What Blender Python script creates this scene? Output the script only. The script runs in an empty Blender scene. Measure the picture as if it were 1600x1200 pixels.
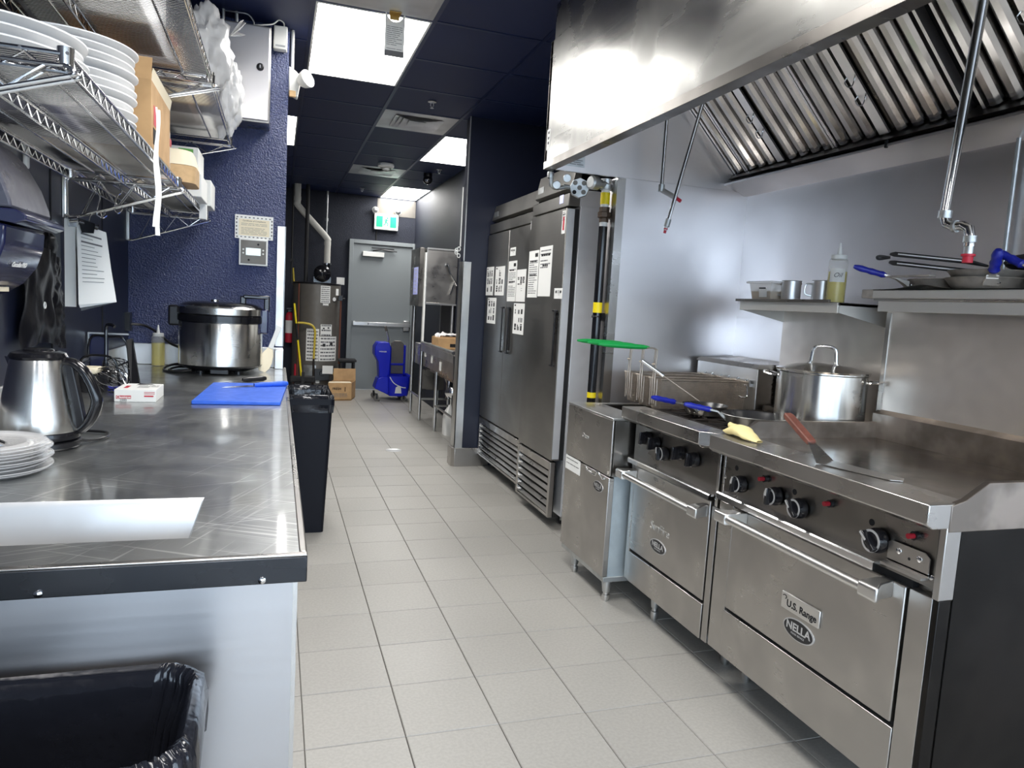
import bpy, math, random
from mathutils import Vector, Matrix, noise
random.seed(7)
SC = bpy.context.scene
COL = SC.collection
PI = math.pi

# ------------------------------------------------------------------ camera
def _camera():
    f, yaw, pit, rol = 1116.41, 0.3220, -0.1068, 0.0582
    cy, sy = math.cos(yaw), math.sin(yaw)
    f0 = Vector((sy, cy, 0)); r0 = Vector((cy, -sy, 0)); u0 = Vector((0, 0, 1))
    cp, sp = math.cos(pit), math.sin(pit)
    F = f0*cp + u0*sp; u = u0*cp - f0*sp
    cr, sr = math.cos(rol), math.sin(rol)
    R = r0*cr + u*sr; U = u*cr - r0*sr
    cd = bpy.data.cameras.new('camera'); co = bpy.data.objects.new('camera', cd)
    COL.objects.link(co)
    m = Matrix((R, U, -F)).transposed().to_4x4()
    m.translation = Vector((-0.1063, -2.3778, 1.3478))
    co.matrix_world = m
    cd.sensor_fit = 'HORIZONTAL'; cd.sensor_width = 36.0
    cd.lens = f*36.0/1600.0
    cd.clip_start = 0.02; cd.clip_end = 100
    SC.camera = co
_camera()

# ------------------------------------------------------------------ exposure, sky
SC.view_settings.view_transform = 'Standard'
SC.view_settings.look = 'None'
SC.view_settings.exposure = 0.35
SC.view_settings.gamma = 1.0
SC.view_settings.use_curve_mapping = False
LAMP = 16.0          # ceiling panel radiance
SKY = 5.8            # daylight outside the shop window behind the camera
w = bpy.data.worlds.new('sky'); SC.world = w; w.use_nodes = True
_b = w.node_tree.nodes['Background']
_b.inputs[0].default_value = (0.66, 0.82, 1.0, 1); _b.inputs[1].default_value = SKY
pl = bpy.data.lights.new('window_daylight_portal', 'AREA'); pl.shape = 'RECTANGLE'
pl.size = 9.0; pl.size_y = 2.3
pl.cycles.is_portal = True
po = bpy.data.objects.new('window_daylight_portal', pl); COL.objects.link(po)
po.location = (1.75, -5.15, 1.25); po.rotation_euler = (PI/2, 0, 0)
po['kind'] = 'helper'

# ------------------------------------------------------------------ materials
def srgb(r, g, b):
    def c(v):
        v /= 255.0
        return v/12.92 if v <= 0.04045 else ((v+0.055)/1.055)**2.4
    return (c(r), c(g), c(b), 1)
class NT:
    def __init__(s, name):
        s.m = bpy.data.materials.new(name); s.m.use_nodes = True
        s.t = s.m.node_tree; s.p = s.t.nodes['Principled BSDF']
    def n(s, typ, **k):
        nd = s.t.nodes.new(typ)
        for a, v in k.items(): setattr(nd, a, v)
        return nd
    def l(s, a, b): s.t.links.new(a, b)
    def set(s, **k):
        for a, v in k.items(): s.p.inputs[a.replace('_', ' ')].default_value = v
    def noise(s, scale, detail=2, vec=None, rough=0.5, dist=0.0):
        if vec is None:
            tc = s.n('ShaderNodeTexCoord'); vec = tc.outputs['Object']
        nz = s.n('ShaderNodeTexNoise'); nz.inputs['Scale'].default_value = scale
        nz.inputs['Detail'].default_value = detail; nz.inputs['Roughness'].default_value = rough
        nz.inputs['Distortion'].default_value = dist
        s.l(vec, nz.inputs['Vector']); return nz.outputs[0]
    def mapped(s, sc):
        tc = s.n('ShaderNodeTexCoord'); mp = s.n('ShaderNodeMapping')
        mp.inputs['Scale'].default_value = sc; s.l(tc.outputs['Object'], mp.inputs['Vector']); return mp.outputs[0]
    def rng(s, v, a, b, c, d):
        mr = s.n('ShaderNodeMapRange')
        for i, x in enumerate((a, b, c, d)): mr.inputs[i+1].default_value = x
        mr.interpolation_type = 'SMOOTHSTEP'
        s.l(v, mr.inputs[0]); return mr.outputs[0]
    def mix(s, fac, c1, c2):
        mx = s.n('ShaderNodeMix', data_type='RGBA')
        mx.inputs[6].default_value = c1; mx.inputs[7].default_value = c2
        s.l(fac, mx.inputs[0]); return mx.outputs[2]
    def bump(s, h, strength, dist):
        b = s.n('ShaderNodeBump'); b.inputs['Strength'].default_value = strength
        b.inputs['Distance'].default_value = dist; s.l(h, b.inputs['Height']); s.l(b.outputs[0], s.p.inputs['Normal'])
def scratches(mat):
    t = NT.__new__(NT); t.m = mat; t.t = mat.node_tree; t.p = t.t.nodes['Principled BSDF']
    col = t.p.inputs['Base Color'].links[0].from_socket; prev = None
    for ang, sc in ((0.35, (3, 150, 3)), (1.15, (3.5, 120, 3)), (-0.5, (2.5, 170, 3))):
        tc = t.n('ShaderNodeTexCoord'); mp = t.n('ShaderNodeMapping'); mp.inputs['Rotation'].default_value[2] = ang
        mp.inputs['Scale'].default_value = sc; t.l(tc.outputs['Object'], mp.inputs['Vector'])
        # rotate first, then stretch
        mp.vector_type = 'TEXTURE'; mp.inputs['Scale'].default_value = tuple(1/x for x in sc)
        nz = t.noise(1.0, 1, mp.outputs[0]); m = t.rng(nz, 0.64, 0.74, 0, 0.5)
        mx = t.n('ShaderNodeMix', data_type='RGBA'); t.l(m, mx.inputs[0]); t.l(col, mx.inputs[6]); mx.inputs[7].default_value = (0.85, 0.85, 0.84, 1); col = mx.outputs[2]
    t.l(col, t.p.inputs['Base Color'])
def plain(name, col, rough=0.5, metal=0.0, var=0.0, spec=0.5, coat=0.0, bump=None, vscale=12):
    t = NT(name); t.set(Base_Color=col, Roughness=rough, Metallic=metal)
    t.p.inputs['Specular IOR Level'].default_value = spec
    if coat: t.p.inputs['Coat Weight'].default_value = coat
    if var:
        nz = t.noise(vscale, 3)
        c2 = tuple(x*(1-var) for x in col[:3]) + (1,)
        t.l(t.mix(t.rng(nz, 0.35, 0.65, 0, 1), col, c2), t.p.inputs['Base Color'])
        t.l(t.rng(nz, 0.3, 0.7, max(rough-0.06, 0.02), rough+0.06), t.p.inputs['Roughness'])
    if bump: t.bump(t.noise(bump[0], 2), bump[1], bump[2])
    return t.m
def steel(name, base=(0.52, 0.50, 0.475), rough=0.30, aniso=0.45, coat=0, tan=(0.10, 0.06, 1), grain=(2, 2, 70), smudge=0.12, sscale=5.0, gb=0.0):
    t = NT(name); t.set(Metallic=1.0, Roughness=rough, Anisotropic=aniso)
    cx = t.n('ShaderNodeCombineXYZ')
    for i in range(3): cx.inputs[i].default_value = tan[i]
    if aniso: t.l(cx.outputs[0], t.p.inputs['Tangent'])
    g = t.noise(1.0, 2, t.mapped(grain))
    s = t.noise(sscale, 2, rough=0.5, dist=0.25)
    c1 = tuple(base)+(1,); c2 = tuple(x*(1-smudge) for x in base)+(1,)
    t.l(t.mix(t.rng(s, 0.35, 0.65, 0, 1), c1, c2), t.p.inputs['Base Color'])
    ad = t.n('ShaderNodeMath', operation='ADD')
    t.l(t.rng(g, 0.3, 0.7, -0.012, 0.012), ad.inputs[0]); t.l(t.rng(s, 0.3, 0.7, rough-0.05, rough+0.08), ad.inputs[1])
    t.l(ad.outputs[0], t.p.inputs['Roughness'])
    if gb: t.bump(g, gb, 0.001)
    if coat:
        t.p.inputs['Coat Weight'].default_value = coat; t.p.inputs['Coat Roughness'].default_value = 0.06
    return t.m
def emit(name, col, s, base=(0.8, 0.8, 0.8, 1)):
    t = NT(name); t.set(Base_Color=base); t.p.inputs['Emission Color'].default_value = col
    t.p.inputs['Emission Strength'].default_value = s; return t.m
M = {}
M['steel'] = steel('brushed_steel')
M['steel_dark'] = steel('brushed_steel_dull', base=(0.28, 0.262, 0.242), rough=0.30, smudge=0.2)
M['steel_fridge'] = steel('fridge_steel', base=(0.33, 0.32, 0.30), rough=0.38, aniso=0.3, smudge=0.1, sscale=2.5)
M['steel_hood'] = steel('hood_steel', base=(0.40, 0.395, 0.375), rough=0.27, aniso=0.0, smudge=0.42, sscale=3.2)
M['steel_wall'] = steel('steel_sheet', base=(0.84, 0.81, 0.81), rough=0.34, aniso=0.0, smudge=0.10, sscale=2.0)
M['steel_riser'] = steel('riser_steel', base=(0.86, 0.80, 0.74), rough=0.42, aniso=0.0, smudge=0.25, sscale=4.0)
M['steel_baffle'] = steel('baffle_steel', base=(0.55, 0.53, 0.52), rough=0.17, aniso=0.0, smudge=0.2)
M['steel_side_lit'] = steel('side_steel_daylight_tint', base=(0.92, 0.94, 0.97), rough=0.42, aniso=0.0)  # window daylight reflection put into the colour, far paler than the fridge fronts
M['steel_side_lit'].node_tree.nodes['Principled BSDF'].inputs['Metallic'].default_value = 0.6
M['steel_top'] = steel('worktop_steel', base=(0.43, 0.44, 0.435), rough=0.36, aniso=0.0, grain=(60, 2, 2), smudge=0.25, sscale=6.0, coat=0.55)
scratches(M['steel_top'])
M['steel_light'] = steel('satin_steel', base=(0.68, 0.68, 0.67), rough=0.34, aniso=0.3)
M['steel_pot'] = steel('pot_steel', base=(0.70, 0.69, 0.66), rough=0.22, aniso=0.7, smudge=0.08)
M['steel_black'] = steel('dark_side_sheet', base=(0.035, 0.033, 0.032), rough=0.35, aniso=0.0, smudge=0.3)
M['steel_front'] = steel('counter_end_steel', base=(0.58, 0.57, 0.58), rough=0.30, aniso=0.5, smudge=0.10, sscale=2.0)
M['steel_lip_shaded'] = steel('lip_steel_dark_reflection', base=(0.06, 0.062, 0.068), rough=0.3, aniso=0.0)  # counter steel coloured dark to stand in for the dark surroundings it reflects
M['bag_black'] = plain('black_bag_film', (0.006, 0.006, 0.008, 1), 0.3, spec=0.15, bump=(22, 0.4, 0.005))
M['steel_satin'] = plain('satin_shelf_edge', (0.66, 0.64, 0.60, 1), 0.42, 0.45)
M['alum'] = steel('aluminium', base=(0.72, 0.72, 0.72), rough=0.38, aniso=0.0, gb=0.0)
M['chrome'] = plain('chrome_wire', (0.72, 0.72, 0.72, 1), 0.16, 1.0)
M['handle'] = plain('cast_handle', (0.75, 0.74, 0.72, 1), 0.33, 1.0)
M['galv'] = plain('galvanised_metal', (0.62, 0.64, 0.64, 1), 0.45, 1.0, var=0.2)
M['sheet_blue'] = plain('galvanised_side_sheet', (0.62, 0.70, 0.74, 1), 0.5, 0.85, var=0.1)
M['iron'] = plain('cast_iron', (0.035, 0.027, 0.023, 1), 0.6, 0.3, var=0.4, bump=(60, 0.4, 0.002))
M['griddle'] = plain('griddle_plate', (0.17, 0.145, 0.12, 1), 0.2, 1.0, var=0.5, vscale=7)
M['guard'] = plain('burnt_steel', (0.46, 0.40, 0.35, 1), 0.36, 1.0, var=0.45, vscale=8)
M['mesh'] = plain('basket_mesh', (0.66, 0.58, 0.50, 1), 0.5, 1.0, var=0.3)
M['black'] = plain('black_plastic', (0.012, 0.012, 0.014, 1), 0.3)
M['black_gloss'] = plain('glossy_black_plastic', (0.008, 0.008, 0.010, 1), 0.14)
M['black_matte'] = plain('matte_black', (0.012, 0.012, 0.013, 1), 0.65)
M['dark'] = plain('dark_gap', (0.006, 0.006, 0.007, 1), 0.8)
M['bin'] = plain('bin_plastic', (0.006, 0.007, 0.012, 1), 0.45, spec=0.2, bump=(90, 0.1, 0.001))
M['bag'] = plain('bin_liner', (0.012, 0.013, 0.018, 1), 0.14, bump=(28, 0.5, 0.006))
M['white'] = plain('white_plastic', srgb(232, 232, 228), 0.4)
M['paper'] = plain('white_paper', srgb(240, 240, 236), 0.7)
M['print'] = plain('grey_print', srgb(110, 110, 112), 0.8)
M['ink'] = plain('black_ink', srgb(30, 30, 32), 0.7)
M['foam'] = plain('white_foam', srgb(240, 240, 240), 0.55)
M['card'] = plain('brown_cardboard', srgb(196, 158, 112), 0.8, var=0.12)
M['kraft'] = plain('kraft_board', srgb(206, 172, 128), 0.75, var=0.1, vscale=40)
M['cream'] = plain('cream_board', srgb(240, 228, 200), 0.7)
M['red'] = plain('red_print', srgb(196, 40, 60), 0.5)
M['green_lab'] = plain('green_print', srgb(110, 180, 90), 0.6)
M['blue'] = plain('royal_blue_plastic', srgb(28, 44, 200), 0.38)
M['blue_mop'] = plain('mop_bucket_blue', srgb(10, 30, 190), 0.35)
M['blue_grip'] = plain('blue_silicone', srgb(24, 36, 150), 0.4)
M['board'] = plain('blue_cutting_board', srgb(48, 104, 222), 0.55, var=0.12, vscale=30)
M['green'] = plain('green_grip', srgb(20, 150, 70), 0.35)
M['yellow'] = plain('yellow_tape', srgb(240, 215, 20), 0.45)
M['yellow_pipe'] = plain('yellow_gas_hose', srgb(205, 180, 60), 0.45)
M['knob_ring'] = plain('knob_ring', srgb(205, 205, 205), 0.35, 0.6)
M['red_btn'] = plain('red_button', srgb(150, 25, 40), 0.35)
M['wood'] = plain('dark_red_wood', srgb(120, 72, 60), 0.5, var=0.25, vscale=30)
M['cloth'] = plain('pale_yellow_cloth', srgb(238, 222, 160), 0.9, bump=(120, 0.3, 0.002))
M['door'] = plain('grey_door_paint', srgb(134, 140, 142), 0.45)
M['heater'] = plain('heater_grey', srgb(112, 108, 102), 0.45, 0.35, var=0.06)
M['copper'] = plain('copper_pipe', srgb(150, 100, 84), 0.4, 0.8)
M['brass'] = plain('brass', srgb(170, 140, 80), 0.35, 0.9)
M['pvc'] = plain('grey_pvc', srgb(205, 203, 195), 0.5)
M['emblem'] = plain('emblem_black', (0.012, 0.012, 0.014, 1), 0.3)
M['bronze'] = plain('iron_union', (0.10, 0.07, 0.05, 1), 0.5, 0.6)
M['sign_green'] = emit('sign_green', srgb(0, 176, 140), 0.30, srgb(0, 150, 115))
M['sign_white'] = emit('sign_white', srgb(225, 240, 235), 0.22, srgb(170, 180, 176))
M['lcd'] = emit('lcd_screen', srgb(200, 225, 225), 0.5)
M['lamp'] = emit('lamp_diffuser', (1.0, 0.985, 0.96, 1), LAMP)
M['lcd_blue'] = emit('blue_display', srgb(60, 80, 190), 0.5)
M['disp'] = plain('smoky_blue_plastic', srgb(30, 34, 72), 0.18, coat=0.4)
M['disp_top'] = plain('grey_blue_plastic', srgb(92, 92, 104), 0.32, var=0.08)
M['brick'] = plain('brown_tray', srgb(120, 82, 60), 0.7)
M['pan'] = plain('worn_pan_aluminium', (0.62, 0.57, 0.51, 1), 0.42, 0.55, var=0.4, vscale=14)
M['pan_black'] = plain('nonstick_black', (0.02, 0.02, 0.022, 1), 0.25)
M['pan_out'] = plain('brushed_pan_side', (0.58, 0.57, 0.54, 1), 0.36, 1.0, var=0.3)
def glassy(name, col, rough=0.05, trans=1.0, ior=1.45):
    t = NT(name); t.set(Base_Color=col, Roughness=rough); t.p.inputs['Transmission Weight'].default_value = trans
    t.p.inputs['IOR'].default_value = ior; return t.m
M['clear'] = glassy('clear_plastic', (0.93, 0.93, 0.93, 1), 0.12, 0.75)
M['bottle'] = glassy('translucent_bottle', (0.85, 0.86, 0.84, 1), 0.3, 0.5)
M['oil'] = plain('yellow_oil', srgb(222, 204, 62), 0.3)
M['glass'] = glassy('window_glass', (1, 1, 1, 1), 0.0, 1.0, 1.02)
M['polybag'] = glassy('clear_poly_bag', (0.88, 0.88, 0.88, 1), 0.3, 0.35)
def _wallmat(name, col, bs=0.5, scale=230, rough=0.36, bd=0.004, sp=0.5):
    t = NT(name); t.set(Base_Color=col, Roughness=rough); t.p.inputs['Specular IOR Level'].default_value = sp
    t.bump(t.noise(scale, 3, rough=0.6), bs, bd); return t.m
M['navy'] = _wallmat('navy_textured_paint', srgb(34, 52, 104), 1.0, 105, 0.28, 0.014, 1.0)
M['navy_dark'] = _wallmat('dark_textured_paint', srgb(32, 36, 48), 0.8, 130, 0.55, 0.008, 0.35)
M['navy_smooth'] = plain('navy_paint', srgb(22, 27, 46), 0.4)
M['ceil'] = plain('navy_ceiling_panel', srgb(19, 33, 74), 0.55, bump=(150, 0.2, 0.002))
M['tbar'] = plain('navy_ceiling_bar', srgb(28, 40, 76), 0.35)
M['plaster'] = plain('off_white_plaster', srgb(205, 200, 192), 0.7)
M['paving'] = plain('concrete_paving', srgb(150, 150, 150), 0.9, var=0.2)
def _tilemat():
    t = NT('grey_porcelain_tile'); t.set(Roughness=0.42)
    oi = t.n('ShaderNodeObjectInfo')
    gm = t.n('ShaderNodeNewGeometry')
    nz = t.noise(90, 3, gm.outputs['Position']); n2 = t.noise(1.1, 3, gm.outputs['Position'])
    c = t.mix(t.rng(nz, 0.3, 0.7, 0, 1), srgb(158, 155, 149), srgb(166, 163, 157))
    hv = t.n('ShaderNodeHueSaturation'); t.l(c, hv.inputs['Color'])
    ad = t.n('ShaderNodeMath', operation='ADD'); t.l(t.rng(oi.outputs['Random'], 0, 1, -0.03, 0.03), ad.inputs[0])
    t.l(t.rng(n2, 0.3, 0.7, 0.95, 1.03), ad.inputs[1]); t.l(ad.outputs[0], hv.inputs['Value'])
    t.l(hv.outputs[0], t.p.inputs['Base Color'])
    t.l(t.rng(n2, 0.3, 0.7, 0.36, 0.48), t.p.inputs['Roughness'])
    return t.m
M['tile'] = _tilemat()
M['grout'] = plain('dark_grout', srgb(70, 66, 62), 0.9)
def _windowglass():
    m = bpy.data.materials.new('clear_window_pane'); m.use_nodes = True; t = m.node_tree
    out = t.nodes['Material Output']; t.nodes.remove(t.nodes['Principled BSDF'])
    a = t.nodes.new('ShaderNodeBsdfTransparent'); b = t.nodes.new('ShaderNodeBsdfGlossy'); b.inputs['Roughness'].default_value = 0.0
    x = t.nodes.new('ShaderNodeMixShader'); x.inputs[0].default_value = 0.07
    t.links.new(a.outputs[0], x.inputs[1]); t.links.new(b.outputs[0], x.inputs[2]); t.links.new(x.outputs[0], out.inputs[0])
    return m
M['glass'] = _windowglass()
def _film(name, col, alpha, rough=0.15, gloss=0.5):
    """thin clear plastic film: partly see-through, glossy"""
    m = bpy.data.materials.new(name); m.use_nodes = True; t = m.node_tree; p = t.nodes['Principled BSDF']
    p.inputs['Base Color'].default_value = col; p.inputs['Roughness'].default_value = rough; p.inputs['Alpha'].default_value = alpha
    return m
M['clear'] = _film('clear_plastic', (0.86, 0.86, 0.86, 1), 0.36, 0.08)
M['polybag'] = _film('clear_poly_bag', (0.88, 0.88, 0.88, 1), 0.72, 0.25)
M['bottle'] = _film('translucent_bottle', (0.90, 0.90, 0.86, 1), 0.24, 0.25)
M['tub'] = _film('translucent_tub', (0.80, 0.76, 0.68, 1), 0.5, 0.2)
# ------------------------------------------------------------------ mesh helpers
def V3(p): return Vector(p)
class MB:
    def __init__(s, xf=None): s.v = []; s.f = []; s.xf = xf
    def add(s, vs, fs):
        k = len(s.v)
        s.v += [(s.xf @ Vector(v)) if s.xf else Vector(v) for v in vs]
        s.f += [tuple(i+k for i in f) for f in fs]
        return s
    def box(s, x0, x1, y0, y1, z0, z1):
        vs = [(x, y, z) for z in (z0, z1) for y in (y0, y1) for x in (x0, x1)]
        return s.add(vs, [(0,2,3,1),(4,5,7,6),(0,1,5,4),(2,6,7,3),(0,4,6,2),(1,3,7,5)])
    def quad(s, a, b, c, d): return s.add([a, b, c, d], [(0,1,2,3)])
    def prism(s, pts, axis, a0, a1):
        n = len(pts); vs = []
        for a in (a0, a1):
            for (p, q) in pts:
                vs.append({'x': (a, p, q), 'y': (p, a, q), 'z': (p, q, a)}[axis])
        fs = [tuple(range(n))[::-1], tuple(range(n, 2*n))]
        fs += [(i, (i+1) % n, n+(i+1) % n, n+i) for i in range(n)]
        return s.add(vs, fs)
    def ring(s, c, d, r, n):
        d = V3(d).normalized(); a = d.orthogonal().normalized(); b = d.cross(a)
        return [V3(c)+a*r*math.cos(2*PI*i/n)+b*r*math.sin(2*PI*i/n) for i in range(n)]
    def cyl(s, p0, p1, r, n=16, r2=None):
        p0, p1 = V3(p0), V3(p1); d = p1-p0; r2 = r if r2 is None else r2
        vs = s.ring(p0, d, r, n)+s.ring(p1, d, r2, n)
        fs = [(i, (i+1) % n, n+(i+1) % n, n+i) for i in range(n)]
        fs += [tuple(range(n))[::-1], tuple(range(n, 2*n))]
        return s.add(vs, fs)
    def tube(s, pts, r, n=8, closed=False, rs=None):
        pts = [V3(p) for p in pts]; m = len(pts)
        def tang(i):
            if closed: t = pts[(i+1) % m]-pts[i-1]
            elif i == 0: t = pts[1]-pts[0]
            elif i == m-1: t = pts[-1]-pts[-2]
            else: t = (pts[i+1]-pts[i]).normalized()+(pts[i]-pts[i-1]).normalized()
            return t.normalized() if t.length > 1e-9 else Vector((0, 0, 1))
        t0 = tang(0); a = t0.orthogonal().normalized(); vs = []
        for i in range(m):
            t = tang(i); a = (a-t*a.dot(t))
            a = a.normalized() if a.length > 1e-6 else t.orthogonal().normalized()
            b = t.cross(a); rr = rs[i] if rs else r
            vs += [pts[i]+a*rr*math.cos(2*PI*j/n)+b*rr*math.sin(2*PI*j/n) for j in range(n)]
        fs = []
        for i in range(m if closed else m-1):
            for j in range(n):
                k = (i+1) % m
                fs.append((i*n+j, i*n+(j+1) % n, k*n+(j+1) % n, k*n+j))
        if not closed: fs += [tuple(range(n))[::-1], tuple(range((m-1)*n, m*n))]
        return s.add(vs, fs)
    def lathe(s, prof, c, n=32, axis=(0, 0, 1), cap0=False, cap1=False):
        ax = V3(axis).normalized(); a = ax.orthogonal().normalized(); b = ax.cross(a); c = V3(c); vs = []
        for (r, h) in prof:
            vs += [c+ax*h+(a*math.cos(2*PI*j/n)+b*math.sin(2*PI*j/n))*max(r, 1e-5) for j in range(n)]
        fs = []
        for i in range(len(prof)-1):
            for j in range(n): fs.append((i*n+j, i*n+(j+1) % n, (i+1)*n+(j+1) % n, (i+1)*n+j))
        if cap0: fs.append(tuple(range(n))[::-1])
        if cap1: fs.append(tuple(range((len(prof)-1)*n, len(prof)*n)))
        return s.add(vs, fs)
    def grid(s, fn, nu, nv):
        vs = [fn(i/nu, j/nv) for j in range(nv+1) for i in range(nu+1)]
        fs = [(j*(nu+1)+i, j*(nu+1)+i+1, (j+1)*(nu+1)+i+1, (j+1)*(nu+1)+i) for j in range(nv) for i in range(nu)]
        return s.add(vs, fs)
    def sphere(s, c, r, n=16, m=10, sc=(1, 1, 1), fn=None):
        c = V3(c); vs = []
        for i in range(m+1):
            th = PI*i/m
            for j in range(n):
                ph = 2*PI*j/n
                d = Vector((math.sin(th)*math.cos(ph), math.sin(th)*math.sin(ph), math.cos(th)))
                k = fn(d) if fn else 1.0
                vs.append(c+Vector((d.x*sc[0], d.y*sc[1], d.z*sc[2]))*r*k)
        fs = [(i*n+j, (i+1)*n+j, (i+1)*n+(j+1) % n, i*n+(j+1) % n) for i in range(m) for j in range(n)]
        return s.add(vs, fs)
    def loft(s, loops, cap0=True, cap1=True):
        n = len(loops[0]); vs = [p for L in loops for p in L]; fs = []
        for i in range(len(loops)-1):
            for j in range(n): fs.append((i*n+j, i*n+(j+1) % n, (i+1)*n+(j+1) % n, (i+1)*n+j))
        if cap0: fs.append(tuple(range(n))[::-1])
        if cap1: fs.append(tuple(range((len(loops)-1)*n, len(loops)*n)))
        return s.add(vs, fs)
def rrect(x0, x1, y0, y1, r, z, k=4):
    out = []
    for (cx, cy, a0) in ((x1-r, y1-r, 0), (x0+r, y1-r, 90), (x0+r, y0+r, 180), (x1-r, y0+r, 270)):
        for i in range(k+1):
            a = math.radians(a0+90*i/k); out.append((cx+r*math.cos(a), cy+r*math.sin(a), z))
    return out
def arc(c, r, a0, a1, n, plane='xz', off=0):
    out = []
    for i in range(n+1):
        a = math.radians(a0+(a1-a0)*i/n); p, q = c[0]+r*math.cos(a), c[1]+r*math.sin(a)
        out.append({'xz': (p, off, q), 'xy': (p, q, off), 'yz': (off, p, q)}[plane])
    return out
def smooth_path(pts, k=6):
    P = [V3(p) for p in pts]; out = []
    for i in range(len(P)-1):
        p0 = P[max(i-1, 0)]; p1 = P[i]; p2 = P[i+1]; p3 = P[min(i+2, len(P)-1)]
        for j in range(k):
            t = j/k
            out.append(0.5*((2*p1)+(p2-p0)*t+(2*p0-5*p1+4*p2-p3)*t*t+(3*p1-p0-3*p2+p3)*t**3))
    out.append(P[-1]); return out
WL = {}
def _wl(o): return WL.get(o.name, Vector((0, 0, 0))) if o else Vector((0, 0, 0))
def part(name, mb, mat, parent=None, bevel=0.0, seg=2, ang=35, kind=None, label=None, origin=None):
    """ONE mesh object; coordinates are world metres, stored relative to the parent"""
    off = _wl(parent)
    if parent is None and origin is not None: off = Vector(origin)
    me = bpy.data.meshes.new(name)
    me.from_pydata([v-off for v in mb.v], [], mb.f); me.update()
    me.polygons.foreach_set('use_smooth', [True]*len(me.polygons))
    try: me.set_sharp_from_angle(angle=math.radians(ang))
    except Exception: pass
    me.materials.append(M[mat] if isinstance(mat, str) else mat)
    o = bpy.data.objects.new(name, me); COL.objects.link(o)
    if parent: o.parent = parent
    elif origin is not None: o.location = off
    WL[o.name] = Vector(off)
    if bevel:
        b = o.modifiers.new('bevel', 'BEVEL'); b.width = bevel; b.segments = seg; b.limit_method = 'ANGLE'
        b.angle_limit = math.radians(40); b.harden_normals = False
    if kind: o['kind'] = kind
    if label: o['label'] = label
    return o
def thing(name, label, cat, loc, group=None):
    o = bpy.data.objects.new(name, None); COL.objects.link(o); o.location = loc; o.empty_display_size = 0.05
    o['label'] = label; o['category'] = cat
    if group: o['group'] = group
    WL[o.name] = Vector(loc); return o
def one(name, mb, mat, label, cat, group=None, bevel=0.0, ang=35):
    vs = mb.v; mn = [min(v[i] for v in vs) for i in range(3)]; mx = [max(v[i] for v in vs) for i in range(3)]
    o = part(name, mb, mat, None, bevel=bevel, ang=ang, origin=((mn[0]+mx[0])/2, (mn[1]+mx[1])/2, mn[2]))
    o['label'] = label; o['category'] = cat
    if group: o['group'] = group
    return o
def struct(name, mb, mat, parent=None, bevel=0.0):
    o = part(name, mb, mat, parent, bevel=bevel)
    if parent is None: o['kind'] = 'structure'
    return o
def copy_tree(o, parent=None, delta=None):
    c = o.copy(); COL.objects.link(c)
    if parent: c.parent = parent
    WL[c.name] = Vector(WL[o.name])
    if delta: c.location = Vector(o.location)+Vector(delta); WL[c.name] += Vector(delta)
    for ch in list(o.children): copy_tree(ch, c)
    return c
_txt = {}
def text(name, body, size, c, right, up, mat, parent, ext=0.0006, bold=False, sx=1.0, shear=0.0):
    """flat lettering centred at c, reading along `right`"""
    cu = bpy.data.curves.new('t', 'FONT'); cu.body = body; cu.size = size; cu.extrude = ext
    cu.align_x = 'CENTER'; cu.align_y = 'CENTER'; cu.resolution_u = 3; cu.shear = shear
    if bold: cu.offset = size*0.025
    o = bpy.data.objects.new('t', cu); COL.objects.link(o)
    dg = bpy.context.evaluated_depsgraph_get(); me = bpy.data.meshes.new_from_object(o.evaluated_get(dg))
    bpy.data.objects.remove(o); bpy.data.curves.remove(cu)
    r = V3(right).normalized(); u = V3(up).normalized(); n = r.cross(u)
    m = Matrix((r*sx, u, n)).transposed().to_4x4(); m.translation = V3(c)-_wl(parent)
    me.transform(m); me.materials.clear(); me.materials.append(M[mat]); me.name = name
    o = bpy.data.objects.new(name, me); COL.objects.link(o); o.parent = parent; WL[o.name] = _wl(parent)
    return o
def lines(c, right, up, w, h, rows, rnd, mb, n=0.0006, lw=0.35):
    """small rows of print on a sheet"""
    r = V3(right).normalized(); u = V3(up).normalized(); nn = r.cross(u)*n; c = V3(c)+nn
    for i in range(rows):
        y = h/2-(i+0.5)*h/rows; x = -w/2
        if rnd.random() < 0.12: continue
        end = w/2-(rnd.random()*0.4*w if rnd.random() < 0.4 else 0); t = lw*h/rows*0.5
        while x < end-0.004:
            L = min(rnd.uniform(0.012, 0.05), end-x)
            mb.quad(c+r*x+u*(y-t), c+r*(x+L)+u*(y-t), c+r*(x+L)+u*(y+t), c+r*x+u*(y+t)); x += L+0.004
    return mb
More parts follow.
